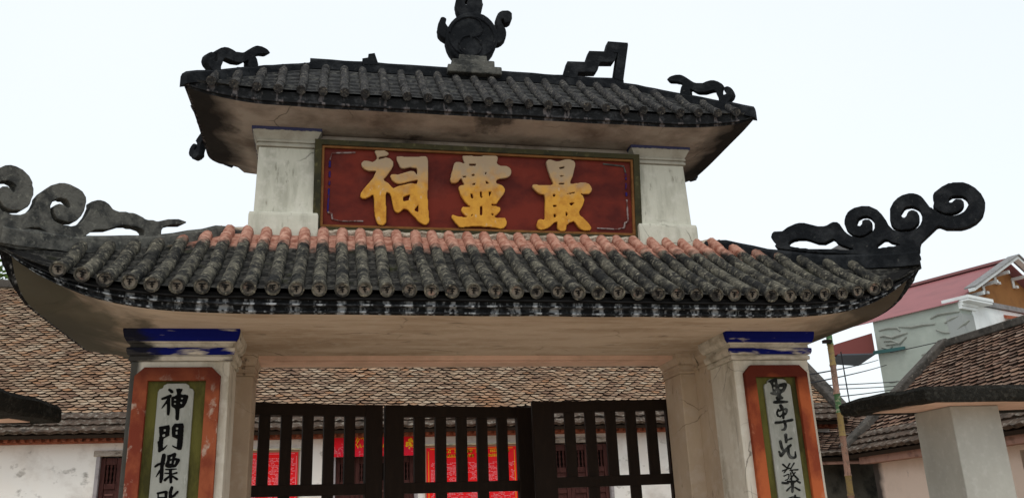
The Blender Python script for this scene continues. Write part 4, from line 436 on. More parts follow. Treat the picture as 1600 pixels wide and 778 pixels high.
def barrel(edge,kind,side,s,r,seg,out,rng):
    """one row of half-round cover tiles running up the slope"""
    L=(slope_pt(edge,kind,side,s,1)-slope_pt(edge,kind,side,s,0)).length
    d0=(slope_pt(edge,kind,side,s,.15)-slope_pt(edge,kind,side,s,0)).normalized()
    n=max(1,round(L/seg)); rings=[]; N=10
    out=out+rng.uniform(-.012,.016); wl_=rng.uniform(-.006,.006); wp=rng.uniform(0,6)
    p0=slope_pt(edge,kind,side,s,0)-d0*out+V((0,0,.026))
    jit=V((rng.uniform(-.004,.004),0,rng.uniform(-.0015,.0015)))
    def pt(v): return (p0 if v<=0 else slope_pt(edge,kind,side,s,v)+V((0,0,.026-.008*v)))+jit
    lat=V((1,0,0)) if side in (0,2) else V((0,1,0))
    for i in range(n):
        k=r*rng.uniform(.985,1.01); o=V((rng.uniform(-.0015,.0015)+wl_*math.sin(i*1.1+wp)*(i>0),0,rng.uniform(-.003,.003)))
        for vv,rr in ((i/n,1.015),((i+.5)/n,1.0),((i+.985)/n,.985)):
            c=pt(vv)+o; d=(slope_pt(edge,kind,side,s,min(1,vv+.1))-slope_pt(edge,kind,side,s,max(0,vv-.1)))
            d=d.normalized(); up=lat.cross(d).normalized(); up=up if up.z>0 else -up
            rings.append([tuple(c+lat*(k*rr*math.cos(a*2*PI/N))+up*(k*rr*math.sin(a*2*PI/N))) for a in range(N)])
    return rings,p0+jit,d0
def end_cap_mesh(r,name):
    mb=MB(); N=14
    def circ(rad,y): return [(rad*math.cos(a*2*PI/N),y,rad*math.sin(a*2*PI/N)) for a in range(N)]
    mb.rings([circ(r*.9,.012),circ(r*1.03,.0),circ(r*1.03,-.008),circ(r*.80,-.010),circ(r*.74,.000)],cap0=True,cap1=True,mi=0)
    mb.m[-1]=1
    h=r*.42; w=r*.12
    for a in ((-h,h,h*.55,h*.55+w*1.3),(-w/1.4,w/1.4,-h,h*.6),(-h*.6,h*.6,-h*.15,-h*.15+w)): mb.box(a[0],a[1],-.006,.001,a[2],a[3],mi=2)
    me=bpy.data.meshes.new(name); me.from_pydata(mb.v,[],mb.f)
    for m in (M_tile_low,M_capface,M_black): me.materials.append(m)
    me.polygons.foreach_set('material_index',mb.m)
    bm=bmesh.new();bm.from_mesh(me);bmesh.ops.recalc_face_normals(bm,faces=bm.faces);bm.to_mesh(me);bm.free()
    return me
rng=random.Random(5)
# lower roof
core=MB()
core.box(-1.9,1.9,.36,.80,2.95,3.76)
lower=core.build('lower_roof',M_soffit,gate)
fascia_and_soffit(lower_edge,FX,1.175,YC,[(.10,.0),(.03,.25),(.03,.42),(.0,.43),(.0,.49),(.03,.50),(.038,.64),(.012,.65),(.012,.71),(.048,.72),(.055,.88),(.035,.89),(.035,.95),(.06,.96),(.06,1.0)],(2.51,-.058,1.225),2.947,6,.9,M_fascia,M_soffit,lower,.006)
roof_surface(lower_edge,'lower',lower,M_bed)
cap_me=end_cap_mesh(.0465,'end_cap')
for i in range(-21,22):
    x=i*.1375-.006
    if abs(x)>2.86: continue
    rings,p0,d0=barrel(lower_edge,'lower',0,x/FX,.0435,.17,.02,rng)
    MB().rings(rings).build('barrel_tile',M_tile_low,lower,smooth=True)
    ang=math.atan2(d0.z,d0.y)
    c=inst(cap_me,'end_cap',lower,tuple(p0-d0*.004),rot=(ang*.8,rng.uniform(-.25,.25),rng.uniform(-.08,.08)))
mb=MB()
for side,k in ((1,8),(3,8),(2,20)):
    for i in range(-k,k+1):
        s=i/(k+1.2)
        rings,p0,d0=barrel(lower_edge,'lower',side,s,.0435,.17,.02,rng); mb.rings(rings)
mb.build('side_and_rear_barrel_tiles',M_tile_low,lower,smooth=True,kind='stuff')
# hip ridges
def hip_path(kind,sx,sy,n=14):
    pts=[]
    for i in range(n+1):
        u=i/n
        if kind=='lower':
            x=1.95+(FX-1.95)*u; y=.33+(FY-.33)*u if sy<0 else .83+(1.75-.83)*u; z=3.77-.72*u+.32*u*u+.02*u**4
        else:
            x=1.383+((UX if sy<0 else UR)-1.383)*u; y=.70+sy*(.76 if sy<0 else .71)*u; z=5.40-.585*u
        pts.append(V((sx*x,y,z)))
    return pts
def hip_ridge(kind,sx,sy,w,h,parent,mat):
    pts=hip_path(kind,sx,sy); rs=[]
    if kind=='lower': pts=[V((sx*1.70,.40 if sy<0 else .76,3.755))]+pts
    for i,q in enumerate(pts):
        d=(pts[min(i+1,len(pts)-1)]-pts[max(i-1,0)]); d.z=0; d.normalize(); sd=V((d.y,-d.x,0))
        j=.012*noise.noise(q*6)-(.03 if (kind=='lower' and i<2) else 0); ww=w*(1+.12*noise.noise(q*5))
        rs.append([tuple(q+sd*a+V((0,0,b+j))) for a,b in ((-ww,-.06),(-ww,h*.55),(-ww*.6,h),(ww*.6,h),(ww,h*.55),(ww,-.06))])
    MB().rings(rs).build('hip_ridge',mat,parent,smooth=False)
for sx in (1,-1):
    for sy in (-1,1): hip_ridge('lower',sx,sy,.055,.062,lower,M_dark if sx>0 else M_mossgrey)
def hip_map(kind,sx,sy,ds=0,dz=0):
    if kind=='lower': A=V((1.95,.33 if sy<0 else .83,0)); B=V((FX,FY if sy<0 else 1.75,0))
    else: A=V((1.383,.70,0)); B=V((UX,.70+sy*.76,0))
    d=(B-A).normalized(); nn=V((d.y,-d.x,0))
    def f(s,z,w):
        q=A+d*(s+ds)+nn*w; return (sx*q.x,q.y,z+dz)
    return f
for sx in (1,-1):
    plate('scroll_ornament',SHAPES['scroll' if sx>0 else 'scroll_left'],hip_map('lower',sx,-1),.085,M_dark if sx>0 else M_mossgrey,lower,bev=.006)
    plate('scroll_ornament',SHAPES['scroll'],hip_map('lower',sx,1,dz=-.02),.085,M_dark,lower,bev=.006)
# small mortar hump behind the right hip
mb=MB(); mb.rings([[(2.90+.10*math.cos(a),y,3.58+.10*math.sin(a)) for a in [PI*k/12 for k in range(13)]] for y in (-.02,.10)])
mb.build('mortar_cap',M_greyp,lower)
# ragged mortar where the roof meets the upper storey
mb=MB(); n=90
rs=[]
for i in range(n+1):
    x=-1.98+3.96*i/n; q=V((x*6,0,1)); a=.035*noise.noise(q); b=.035*noise.noise(q*1.7+V((3,1,0)))
    rs.append([(x,.40,3.74),(x,.315+a,3.755+b*.4),(x,.305+a,3.785+b),(x,.33,3.81+b*.6),(x,.40,3.815)])
mb.rings(rs).build('mortar_band',M_mortar,lower)

# ---- upper storey
upper=MB().box(-1.33,1.33,.385,1.03,3.7,4.615).build('upper_storey',M_soffit_up,gate)
for sx in (1,-1):
    def rect(o,z,sx=sx):
        x0,x1=1.329-o,1.75+o; y0,y1=.331-o,1.08+o
        return [(sx*x0,y0,z),(sx*x1,y0,z),(sx*x1,y1,z),(sx*x0,y1,z)]
    b=.0
    pil=MB().rings([rect(.045,3.70),rect(.045,3.90),rect(.04,3.925),rect(.012,3.93),rect(.008,4.1),rect(.0,4.474)]).build('pillar',M_white,upper,bevel=.006)
    MB().rings([rect(.0,4.476),rect(.016,4.478),rect(.016,4.498),rect(.004,4.502),rect(.004,4.512),rect(.018,4.514),rect(.018,4.53),rect(.012,4.535),rect(.05,4.60),rect(.055,4.602),rect(.055,4.625)]).build('pillar_capital',M_cap_up,upper)
# the name board, leaning slightly forward
yb,zb,yt,zt=.369,3.845,.285,4.475
BU=V((0,yt-yb,zt-zb)); BL=BU.length; BU/=BL; BN=V((0,-BU.z,BU.y)); BN=BN if BN.y<0 else -BN
def bmap(w0):
    return lambda x,y,w: tuple(V((x,yb,zb))+BU*y+BN*(w0+w))
def brect(x0,x1,y0,y1): return [(x0,y0),(x1,y0),(x1,y1),(x0,y1)]
board=poly('name_board',brect(-1.262,1.262,.006,BL-.006),bmap(-.012),.03,M_boardred,upper,bev=.001)
plate('board_frame',[brect(-1.326,1.326,-.055,BL+.05),brect(-1.272,1.272,-.008,BL+.008)],bmap(.012),.06,M_olive,board,bev=.004)
plate('board_bead',[brect(-1.271,1.271,-.007,BL+.007),brect(-1.252,1.252,.012,BL-.012)],bmap(.012),.035,M_bead,board,bev=.003)
for nm in ('ci','ling','zui'):
    plate('character',SHAPES[nm],bmap(.022),.034,M_gold,board,bev=.006)
def btube(pts,r,mat,nm='corner_bracket'):
    f=bmap(.008); MB().tube([f(x,y,0) for x,y in pts],r,6).build(nm,mat,board,smooth=True)
for sx in (-1,1):
    X=1.215*sx; I=-sx
    btube([(X+I*.27,.05),(X+I*.10,.045),(X+I*.035,.06)],.006,M_silver)
    btube([(X+I*.035,.06),(X+I*.03,.10),(X,.115)],.008,M_silver)
    btube([(X,.115),(X+.004*I,.30)],.007,M_blue if sx<0 else M_silver)
    for a,b in ((.33,.36),(.39,.44),(.47,.52)): btube([(X+.005*I,a),(X+.006*I,b)],.008,M_blue)
    btube([(X+.006*I,.53),(X+.02*I,.585),(X+.20*I,.598)],.007,M_mossgrey if sx>0 else M_silver)
# ---- upper roof
uroof=MB().box(-1.3,1.3,.45,.95,4.617,4.95).build('upper_roof',M_soffit_up,gate)
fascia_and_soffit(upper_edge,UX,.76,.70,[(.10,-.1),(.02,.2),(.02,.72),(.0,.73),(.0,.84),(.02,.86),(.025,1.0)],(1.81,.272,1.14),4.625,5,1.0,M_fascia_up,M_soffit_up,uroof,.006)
roof_surface(upper_edge,'upper',uroof,M_bed_up)
for i in range(-13,14):
    x=i*.1605+.01
    if abs(x)>2.1: continue
    rings,p0,d0=barrel(upper_edge,'upper',0,x/UX,.036,.15,.025,rng)
    MB().rings(rings).build('barrel_tile',M_tile_up,uroof,smooth=True)
mb=MB()
for side,k in ((1,4),(3,4),(2,12)):
    for i in range(-k,k+1):
        rings,p0,d0=barrel(upper_edge,'upper',side,i/(k+1.3),.036,.15,.025,rng); mb.rings(rings)
mb.build('side_and_rear_barrel_tiles',M_tile_up,uroof,smooth=True,kind='stuff')
for sx in (1,-1):
    for sy in (-1,1): hip_ridge('upper',sx,sy,.045,.045,uroof,M_dark)
    plate('dragon_ornament',SHAPES['dragon'],hip_map('upper',sx,-1,dz=0.005),.07,M_dark,uroof,bev=.006)
    plate('dragon_ornament',SHAPES['dragon'],hip_map('upper',sx,1,ds=.40,dz=-.07),.07,M_dark,uroof,bev=.006)
rs=[]
for i in range(31):
    x=-1.40+2.80*i/30; j=.007*noise.noise(V((x*5,1,2)))
    rs.append([(x,.70+a,5.36+b+(j if b>.05 else 0)) for a,b in ((-.06,0),(-.06,.085),(-.045,.105),(.045,.105),(.06,.085),(.06,0))])
MB().rings(rs).build('ridge_beam',M_dark,uroof)
rmap=lambda w0,dz=0.0: (lambda x,z,w:(x,.68+w0+w,z+dz))
def mirror_loops(ls): return [[(-a,b) for a,b in l] for l in ls]
plate('key_fret_ornament',SHAPES['key'],rmap(.0),.09,M_dark,uroof,bev=.006)
plate('broken_ornament_stump',SHAPES['stump'],rmap(.0),.09,M_dark,uroof,bev=.006)
# round sun disc finial with curled handles
fin=plate('sun_disc_finial',SHAPES['disc'],rmap(-.0),.13,M_dark,uroof,bev=.02)
cx=sum(a for a,b in SHAPES['disc'][0])/len(SHAPES['disc'][0]); cz=sum(b for a,b in SHAPES['disc'][0])/len(SHAPES['disc'][0])
def arc(cx,cz,r,a0,a1,n=20): return [(cx+r*math.cos(a0+(a1-a0)*i/n),.61,cz+r*math.sin(a0+(a1-a0)*i/n)) for i in range(n+1)]
mb=MB(); mb.tube(arc(cx,cz,.205,0,2*PI,40),.010,6); mb.tube(arc(cx,cz+.1,.10,-PI/2,PI/2)+[],.008,6); mb.tube(arc(cx-.02,cz-.09,.10,PI/2,2*PI+PI/3),.008,6)
mb.build('relief_rings',M_dark,uroof)
for nm,o in (('topcurl','curled_crest'),('handleL','curled_handle'),('handleR','curled_handle')):
    plate(o,SHAPES[nm],rmap(.0),.095,M_dark,uroof,bev=.008)
mb=MB(); mb.box(-.125,.125,.60,.78,5.50,5.575); mb.box(-.19,.19,.585,.795,5.44,5.52); mb.box(-.23,.25,.57,.81,5.38,5.455)
mb.build('finial_plinth',M_mossgrey,uroof,bevel=.01)

# ---- piers
for sx in (1,-1):
    def prism(x0,x1,y0,y1,prof,nm,mat,par,bev=0,sx=sx):
        rs=[[(sx*(x0-o),y0-o,z),(sx*(x1+o),y0-o,z),(sx*(x1+o),y1+o,z),(sx*(x0-o),y1+o,z)] for o,z in prof]
        return MB().rings(rs).build(nm,mat,par,bevel=bev)
    pier=prism(1.827,2.454,0,.42,[(.05,0),(.05,.25),(.0,.28),(.0,2.735)],'front_pier',M_pier,gate,.008)
    prism(1.885,2.40,.42,.85,[(0,0),(0,2.80)],'pier_web',M_inner,gate)
    rear=prism(1.75,2.454,.85,1.22,[(.04,0),(.04,.25),(.0,.28),(.0,2.78)],'rear_pier',M_inner,gate,.008)
    prism(1.885,2.40,.421,.849,[(0,2.801),(.012,2.803),(.012,2.825),(.0,2.83),(.0,2.85),(.03,2.90),(.03,2.946)],'web_capital',M_inner,gate)
    prism(1.827,2.454,0,.42,[(0,2.736),(.014,2.738),(.014,2.765),(.004,2.77),(.004,2.775),(.022,2.778),(.03,2.80),(.03,2.822),(.012,2.83),(.012,2.852),(.03,2.858),(.048,2.89),(.056,2.93),(.056,2.947)],'front_capital',M_cap_low,pier)
    prism(1.75,2.454,.85,1.22,[(0,2.781),(.012,2.783),(.012,2.80),(.003,2.805),(.003,2.83),(.014,2.833),(.014,2.85),(.006,2.86),(.03,2.91),(.034,2.947)],'rear_capital',M_inner,rear)
    # painted couplet panel on the front
    X=lambda v:sx*v
    if sx<0: P=dict(o0=-2.418,o1=-1.880,i0=-2.333,i1=-1.970,s0=-2.268,s1=-2.043)
    else: P=dict(o0=1.895,o1=2.412,i0=1.982,i1=2.322,s0=2.050,s1=2.270)
    fm=lambda y0:(lambda a,b,w:(a,y0+w,b))
    ch=.058
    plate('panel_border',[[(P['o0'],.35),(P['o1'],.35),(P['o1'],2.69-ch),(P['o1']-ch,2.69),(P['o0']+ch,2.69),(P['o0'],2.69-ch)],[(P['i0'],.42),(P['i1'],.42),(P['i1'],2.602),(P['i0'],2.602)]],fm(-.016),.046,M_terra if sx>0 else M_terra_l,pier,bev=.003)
    MB().box(P['i0']-.002,P['i1']+.002,-.003,.02,.415,2.604).build('panel_ground',M_oliveg,pier)
    w=P['s1']-P['s0']; top=2.585
    outl=[(P['s0'],.45),(P['s1'],.45),(P['s1'],top-.055),(P['s1']-.008,top-.038),(P['s1']-.028,top-.03),(P['s1']-.034,top-.012),(P['s1']-.055,top)]+[(P['s0']+.055,top),(P['s0']+.034,top-.012),(P['s0']+.028,top-.03),(P['s0']+.008,top-.038),(P['s0'],top-.055)]
    plate('inscription_panel',[outl],fm(-.009),.02,M_panel,pier,bev=.004)
    for nm in (('shen','men_left','men_right','biao','zhao') if sx<0 else ('sheng','yu','guang','fan','next')):
        plate('character',SHAPES[nm],fm(-.020),.006,M_ink if sx<0 else M_ink2,pier,bev=.001)
# rear lintel under the soffit, between the rear piers
mb=MB(); mb.box(-1.745,1.745,.90,1.22,2.915,2.95); mb.box(-1.6,1.6,.955,.985,2.905,2.914)
mb.build('rear_lintel',M_peach,gate,bevel=.004)
mb=MB(); 
for y0,y1,x in ((.42,.85,1.83),): mb.box(-x,x,.43,.84,2.925,2.948)
# ---- timber leaves of the gate
leaves=[((-1.949,1.252),(-.725,1.549),(.114,.768,.118)),((-.700,1.552),(.645,1.802),(.118,.777,.105)),((.581,1.465),(1.965,1.378),(.140,.738,.122))]
for a,b,(f0,f1,f2) in leaves:
    a=V((a[0],a[1],0)); b=V((b[0],b[1],0)); L=(b-a).length; d=(b-a)/L; nn=V((-d.y,d.x,0)); T=.05
    def bx(s0,s1,z0,z1,t=T):
        vs=[]
        for z in (z0,z1):
            for s_,w in ((s0,-t/2),(s1,-t/2),(s1,t/2),(s0,t/2)): q=a+d*s_+nn*w; vs.append((q.x,q.y,z))
        return MB().add(vs,[(3,2,1,0),(4,5,6,7),(0,1,5,4),(1,2,6,5),(2,3,7,6),(3,0,4,7)])
    m=(a+b)/2
    leaf=bx(0,L,.75,.85).build('gate_leaf',M_wood,gate)
    for s0,s1 in ((0,f0*L),((1-f2)*L,L)): bx(s0,s1,.08,2.64,.07).build('stile',M_wood,leaf,bevel=.004)
    for z0,z1 in ((2.54,2.638),(1.90,1.99),(.12,.24)): bx(f0*L-.002,(1-f2)*L+.002,z0,z1,.06).build('rail',M_wood,leaf,bevel=.004)
    g=f1*L/11
    for k in range(5):
        s0=f0*L+g*(2*k+1); bx(s0,s0+g,1.985,2.545,.045).build('bar',M_wood,leaf,bevel=.003)
    for k in (1,3):
        s0=f0*L+g*(2*k+1)
        bx(s0,s0+g,.2,1.905,.045).build('bar',M_wood,leaf,bevel=.003)

# ------------------------------------------------------------------ tiled roofs of the houses
def tile_mesh(w,l,t,name,mat):
    o=[(-w*.5,l),(w*.5,l),(w*.5,l*.22),(w*.28,.02*l),(0,-.05*l),(-w*.28,.02*l),(-w*.5,l*.22)]
    n=len(o); vs=[(x,y,(t if y<l*.5 else .2*t)) for x,y in o]+[(x,y,-.2*t) for x,y in o]
    fs=[tuple(range(n))]+[(i,n+i,n+(i+1)%n,(i+1)%n) for i in range(n)]
    me=bpy.data.meshes.new(name); me.from_pydata(vs,[],fs); me.materials.append(mat); me.materials.append(M_tileedge)
    me.polygons.foreach_set('material_index',[0]+[1]*n)
    bm=bmesh.new();bm.from_mesh(me);bmesh.ops.recalc_face_normals(bm,faces=bm.faces);bm.to_mesh(me);bm.free()
    return me
def tiled_slope(house,A,ex,up,width,length,w,e,mat,mat_eave,near,seed,courses=3,cl=.19,dark=None,maxp=290):
    """A: eave corner; ex along the eave; up = direction up the slope"""
    ex=V(ex).normalized(); up=V(up).normalized(); nz=ex.cross(up).normalized()
    if nz.z<0: nz=-nz; flip=True
    else: flip=False
    r=random.Random(seed); A=V(A)
    bed=MB(); q=[A-nz*.03,A+ex*width-nz*.03,A+ex*width+up*length-nz*.03,A+up*length-nz*.03]
    bed.add(q+[p-nz*.06 for p in q],[(0,1,2,3),(7,6,5,4),(0,4,5,1),(1,5,6,2),(2,6,7,3),(3,7,4,0)])
    roof=bed.build('roof',M_roofbed,house)
    me=tile_mesh(w,e*2.1,.026,'roof_tile',mat); base=[V(v.co) for v in me.vertices]; faces=[tuple(p.vertices) for p in me.polygons]; fmi=[p.material_index for p in me.polygons]
    off=courses*cl*.86; rows=int((length-off)/e)
    lst=[]
    for i in range(rows):
        for j in range(int(width/w)):
            s=(j+.5+(.5 if i%2 else 0))*w+r.uniform(-.012,.012); t=off+i*e+r.uniform(-.012,.012)
            if s>width: continue
            wob=.02*noise.noise(V((s*.6,t*.6,seed)))
            P=A+ex*s+up*t+nz*(.012+wob+r.uniform(-.004,.006)); tilt=math.radians(9+r.uniform(-3,3)); yaw=r.uniform(-.09,.09); roll=r.uniform(-.05,.05)
            lst.append((P,tilt,yaw,roll))
    lst.sort(key=lambda a:near(a[0]))
    basis=mathutils.Matrix((ex,up,nz)).transposed()
    def rot(a):
        _,tl,yw,ro=a
        return basis@mathutils.Euler((-tl,ro,yw)).to_matrix()
    for a in lst[:maxp]:
        inst(me,'roof_tile',roof,tuple(a[0]),rot=rot(a).to_euler())
    vs=[];fs=[];mis=[]
    for a in lst[maxp:]:
        o=len(vs); R_=rot(a); P=a[0]; vs+=[tuple(P+R_@b) for b in base]; fs+=[tuple(k+o for k in f) for f in faces]; mis+=fmi
    pl=world_loc(roof)
    me2=bpy.data.meshes.new('roof_tiles'); me2.from_pydata([(a-pl.x,b-pl.y,c-pl.z) for a,b,c in vs],[],fs)
    finish(me2,'roof_tiles',[mat,M_tileedge],roof,loc=tuple(pl),mi=mis,kind='stuff')
    # heavy bottom courses with wavy nosing
    vs=MB()
    for c in range(courses):
        n=int(width/.055); top=[];bot=[];bk=[]
        for k in range(n+1):
            s=width*k/n; wv=.010*math.sin(k*2*PI*.055/.16+c*1.3)+.012*noise.noise(V((s*4,c*3,seed)))
            t=c*cl*.86-.03
            top.append(A+ex*s+up*(t+wv)+nz*(.065+wv*.6)); bot.append(A+ex*s+up*(t+.012+wv)+nz*(.010+wv*.5)); bk.append(A+ex*s+up*(t+cl)+nz*.03)
        vs.rings([[tuple(x) for x in bot],[tuple(x) for x in top],[tuple(x) for x in bk]],close=False,cap0=False,cap1=False)
    vs.build('eave_course',mat_eave,roof)
    return roof
CAMP=V((-1.149,-6,1.6))
# main hall behind the gate
hall=empty('temple_hall',(0,8,0),'long whitewashed hall with old brown fish-scale tile roof behind the gate','building')
HX0,HX1=-10.5,7.63
wall=MB(); 
doors=[(-4.54,-3.55,2.83),(-1.12,.20,2.76),(2.34,3.42,2.88)]
xs=[HX0+.3]; 
for a,b,zt_ in doors: xs+=[a,b]
xs.append(HX1-.15)
for k in range(0,len(xs),2): wall.box(xs[k],xs[k+1],8.0,8.25,0,3.14)
for a,b,zt_ in doors: wall.box(a,b,8.0,8.25,zt_+.085,3.14)
wall.box(HX0+.3,HX1-.15,8.26,14.2,0,3.14)
wall.add([(HX1-.16,8.26,3.14),(HX1-.16,11.2,5.9),(HX1-.16,14.2,3.14),(HX1-.4,8.26,3.14),(HX1-.4,11.2,5.9),(HX1-.4,14.2,3.14)],[(0,1,2),(3,5,4),(0,3,4,1),(1,4,5,2)])
wall.add([(HX0+.36,8.26,3.14),(HX0+.36,11.2,5.9),(HX0+.36,14.2,3.14),(HX0+.6,8.26,3.14),(HX0+.6,11.2,5.9),(HX0+.6,14.2,3.14)],[(0,1,2),(3,5,4),(0,3,4,1),(1,4,5,2)])
wall.build('wall',M_hallwall,hall)
MB().box(HX0+.2,HX1-.1,7.80,7.995,3.02,3.10).build('eave_board',M_dentil,hall)
mb=MB(); k=HX0+.25
while k<HX1-.2: mb.box(k,k+.05,7.72,7.80,3.03,3.09); k+=.11
mb.build('eave_bricks',M_dentil,hall,kind='stuff')
up=V((0,11.2-7.6,6.28-3.16)).normalized()
def near_hall(P):
    vis=(-6.6<P.x<-4.3 and P.z<5.3) or (-2.6<P.x<4.2 and 3.55<P.z<4.15)
    return (P-CAMP).length+(0 if vis else 100)
tiled_slope(hall,(HX0,7.6,3.13),(1,0,0),up,HX1-HX0,(V((0,11.2,6.28))-V((0,7.6,3.16))).length,.142,.073,M_rtile,M_eavetile,near_hall,11)
rb=MB(); q=[(HX0,11.2,6.2),(HX1,11.2,6.2),(HX1,14.8,3.1),(HX0,14.8,3.1)]; rb.add(q+[(a,b,c-.08) for a,b,c in q],[(0,1,2,3),(7,6,5,4),(0,4,5,1),(1,5,6,2),(2,6,7,3),(3,7,4,0)]); rb.build('rear_roof_slope',M_rtile,hall)
mb=MB(); mb.obox((HX0,11.2,6.32),(HX1,11.2,6.32),.2,.16); mb.build('roof_ridge',M_concrete,hall,bevel=.02)
mb=MB(); mb.obox((HX1-.02,7.55,3.22),(HX1-.02,11.2,6.38),.22,.13); mb.build('roof_verge',M_concrete,hall,bevel=.02)
def baluster(x,y,z0,z1,r=.018):
    n=6; L=z1-z0
    return MB().tube([(x,y,z0+L*t) for t in (0,.12,.2,.35,.5,.65,.8,.88,1)],[r*.7,r,r*.5,r,r*.55,r,r*.5,r,r*.7],n)
def door(x0,x1,zt,panels,lintel=True,wide=.14):
    d=MB().box(x0+.03,x1-.03,8.12,8.17,0,zt-.02)
    dr=d.build('door',M_doord,hall)
    fr=MB(); fr.box(x0,x0+.05,7.985,8.2,0,zt); fr.box(x1-.05,x1,7.985,8.2,0,zt); fr.build('door_frame',M_frame,dr)
    if lintel: MB().box(x0-.04,x1+.05,7.97,8.2,zt,zt+.083).build('lintel',M_lintel,dr,bevel=.006)
    W=(x1-x0-.1)/panels
    for k in range(panels):
        a=x0+.05+k*W; b=a+W
        lf=MB(); s=.07
        for r_ in ((a,a+s,0,zt-.02),(b-s,b,0,zt-.02),(a+s,b-s,zt-.12,zt-.02),(a+s,b-s,zt-.47,zt-.39),(a+s,b-s,.05,.2),(a+s,b-s,zt-.80,zt-.74)): lf.box(r_[0]+.003,r_[1]-.003,8.06,8.12,r_[2],r_[3])
        lf.box(a+s,b-s,8.085,8.118,.2,zt-.47)
        lf.build('door_panel',M_door,dr,bevel=.003)
        MB().box(a+s+.02,b-s-.02,8.07,8.083,zt-.56,zt-.535).build('panel_moulding',M_doorl,dr)
        n=3
        for i in range(n):
            baluster(a+s+(b-a-2*s)*(i+.5)/n,8.09,zt-.40,zt-.11,.020).build('baluster',M_door,dr,smooth=True)
    return dr
door(-4.54,-3.55,2.83,3); door(-1.12,.20,2.76,4,lintel=False); door(2.34,3.42,2.88,3)
# red notice boards and the banner
def poster(x0,x1,z0,z1,label,yellow):
    o=empty('notice_board',((x0+x1)/2,7.95,z0),label,'notice board')
    MB().box(x0-.02,x1+.02,7.965,7.998,z0,z1+.02).build('board',M_posterframe,o)
    MB().box(x0,x1,7.955,7.963,z0,z1-.015).build('printed_sheet',M_poster,o)
    MB().box(x0-.03,x1+.04,7.93,7.998,z1+.022,z1+.045).build('top_strip',M_cream,o)
    r=random.Random(int(x0*100)); 
    if yellow:
        ln=MB()
        for (za,xa,xb) in ((z1-.10,x0+.17,x1-.12),(z1-.17,x0+.24,x1-.22)):
            k=xa
            while k<xb:
                w_=r.uniform(.025,.045)
                if r.random()<.85: ln.box(k,k+w_*.35,7.951,7.954,za,za+.045); ln.box(k,k+w_,7.951,7.954,za+r.choice((0,.018,.034)),za+r.choice((0,.018,.034))+.045*.25); ln.box(k+w_*.65,k+w_,7.951,7.954,za,za+.045*r.choice((.5,1)))
                k+=w_+.012
        ln.build('heading_letters',M_yellow,o,kind='stuff')
    tl=MB(); 
    zz=z1-(.26 if yellow else .11)
    while zz>z0+.05:
        k=x0+.07
        while k<x1-.07:
            w_=r.uniform(.01,.05)
            if r.random()<.72 and (int((k-x0)/.17)%2==0 or zz>z1-.2 or r.random()<.55): tl.box(k,k+w_,7.952,7.954,zz,zz+.008)
            k+=w_+.009
        zz-=.021
    tl.build('small_print',M_pinkprint,o,kind='stuff')
    ln=MB()
    for d in ((.03,) if yellow else (.02,)):
        ln.box(x0+d+.03,x1-d-.03,7.951,7.954,z1-.035-d*.2,z1-.028-d*.2); ln.box(x0+d,x0+d+.007,7.951,7.954,z0,z1-.07); ln.box(x1-d-.007,x1-d,7.951,7.954,z0,z1-.07)
    ln.build('border_line',M_yellow if yellow else M_pinkprint,o)
    return o
poster(-2.42,-1.64,1.15,2.84,'red notice board of fine pale print on the white wall, left of the banner','')
poster(.34,1.80,1.15,2.855,'wide red notice board with yellow heading letters on the white wall, right of the banner',1)
ban=empty('banner',(-.48,7.9,2.73),'red banner with yellow lettering hung over the middle hall door under the eave','banner')
MB().box(-1.13,.17,7.90,7.906,2.73,3.085).build('cloth',M_banner,ban)
def scrib(name,strokes,mat,w):
    mb=MB()
    for st in strokes: mb.tube([(x,7.898,z) for x,z in st],w,5)
    mb.build(name,mat,ban,kind='stuff')
def hx(px,py): return (-1.13+(px-519)*1.30/131, 3.10-(py-675.5)*.37/38.5)
scrib('yellow_lettering',[[hx(556,690),hx(558,684),hx(561,686),hx(557,693)],[hx(563,686),hx(567,684),hx(568,688)],[hx(571,685),hx(575,683),hx(576,688)],[hx(580,684),hx(586,682)],[hx(556,694),hx(559,700),hx(562,694),hx(564,700)],[hx(573,694),hx(569,693),hx(567,698),hx(571,701),hx(576,697)],[hx(580,700),hx(584,690),hx(587,684)],[hx(577,696),hx(580,701)],
 [hx(598,700),hx(601,690),hx(605,694)],[hx(611,698),hx(615,688),hx(620,696)]],M_yellow,.009)
fl=MB(); r=random.Random(3)
for k in range(26):
    a=r.uniform(0,2*PI); d=r.uniform(0,.075); x,z=hx(641,695); x+=d*math.cos(a); z+=d*math.sin(a)
    rr=r.uniform(.010,.022); fl.rings([[(x+rr*math.cos(t*PI/3),y,z+rr*math.sin(t*PI/3)) for t in range(6)] for y in (7.892+.0002*k,7.899)])
fl.build('yellow_blossom',M_yellow,ban,kind='stuff')
wd=MB()
for k in range(110):
    x=r.choice((r.uniform(-1.12,-.80),r.uniform(-1.12,.16))); z=2.735+abs(r.gauss(0,.09)); 
    if z>3.05: continue
    a=r.uniform(0,PI); rr=r.uniform(.008,.02); wd.tube([(x,7.8985,z),(x+rr*math.cos(a),7.8985,z+rr*math.sin(a)),(x+rr*math.cos(a+1)*1.3,7.8985,z+rr*math.sin(a+1)*1.3)],.0035,4)
wd.build('pale_confetti_print',M_pinkprint,ban,kind='stuff')

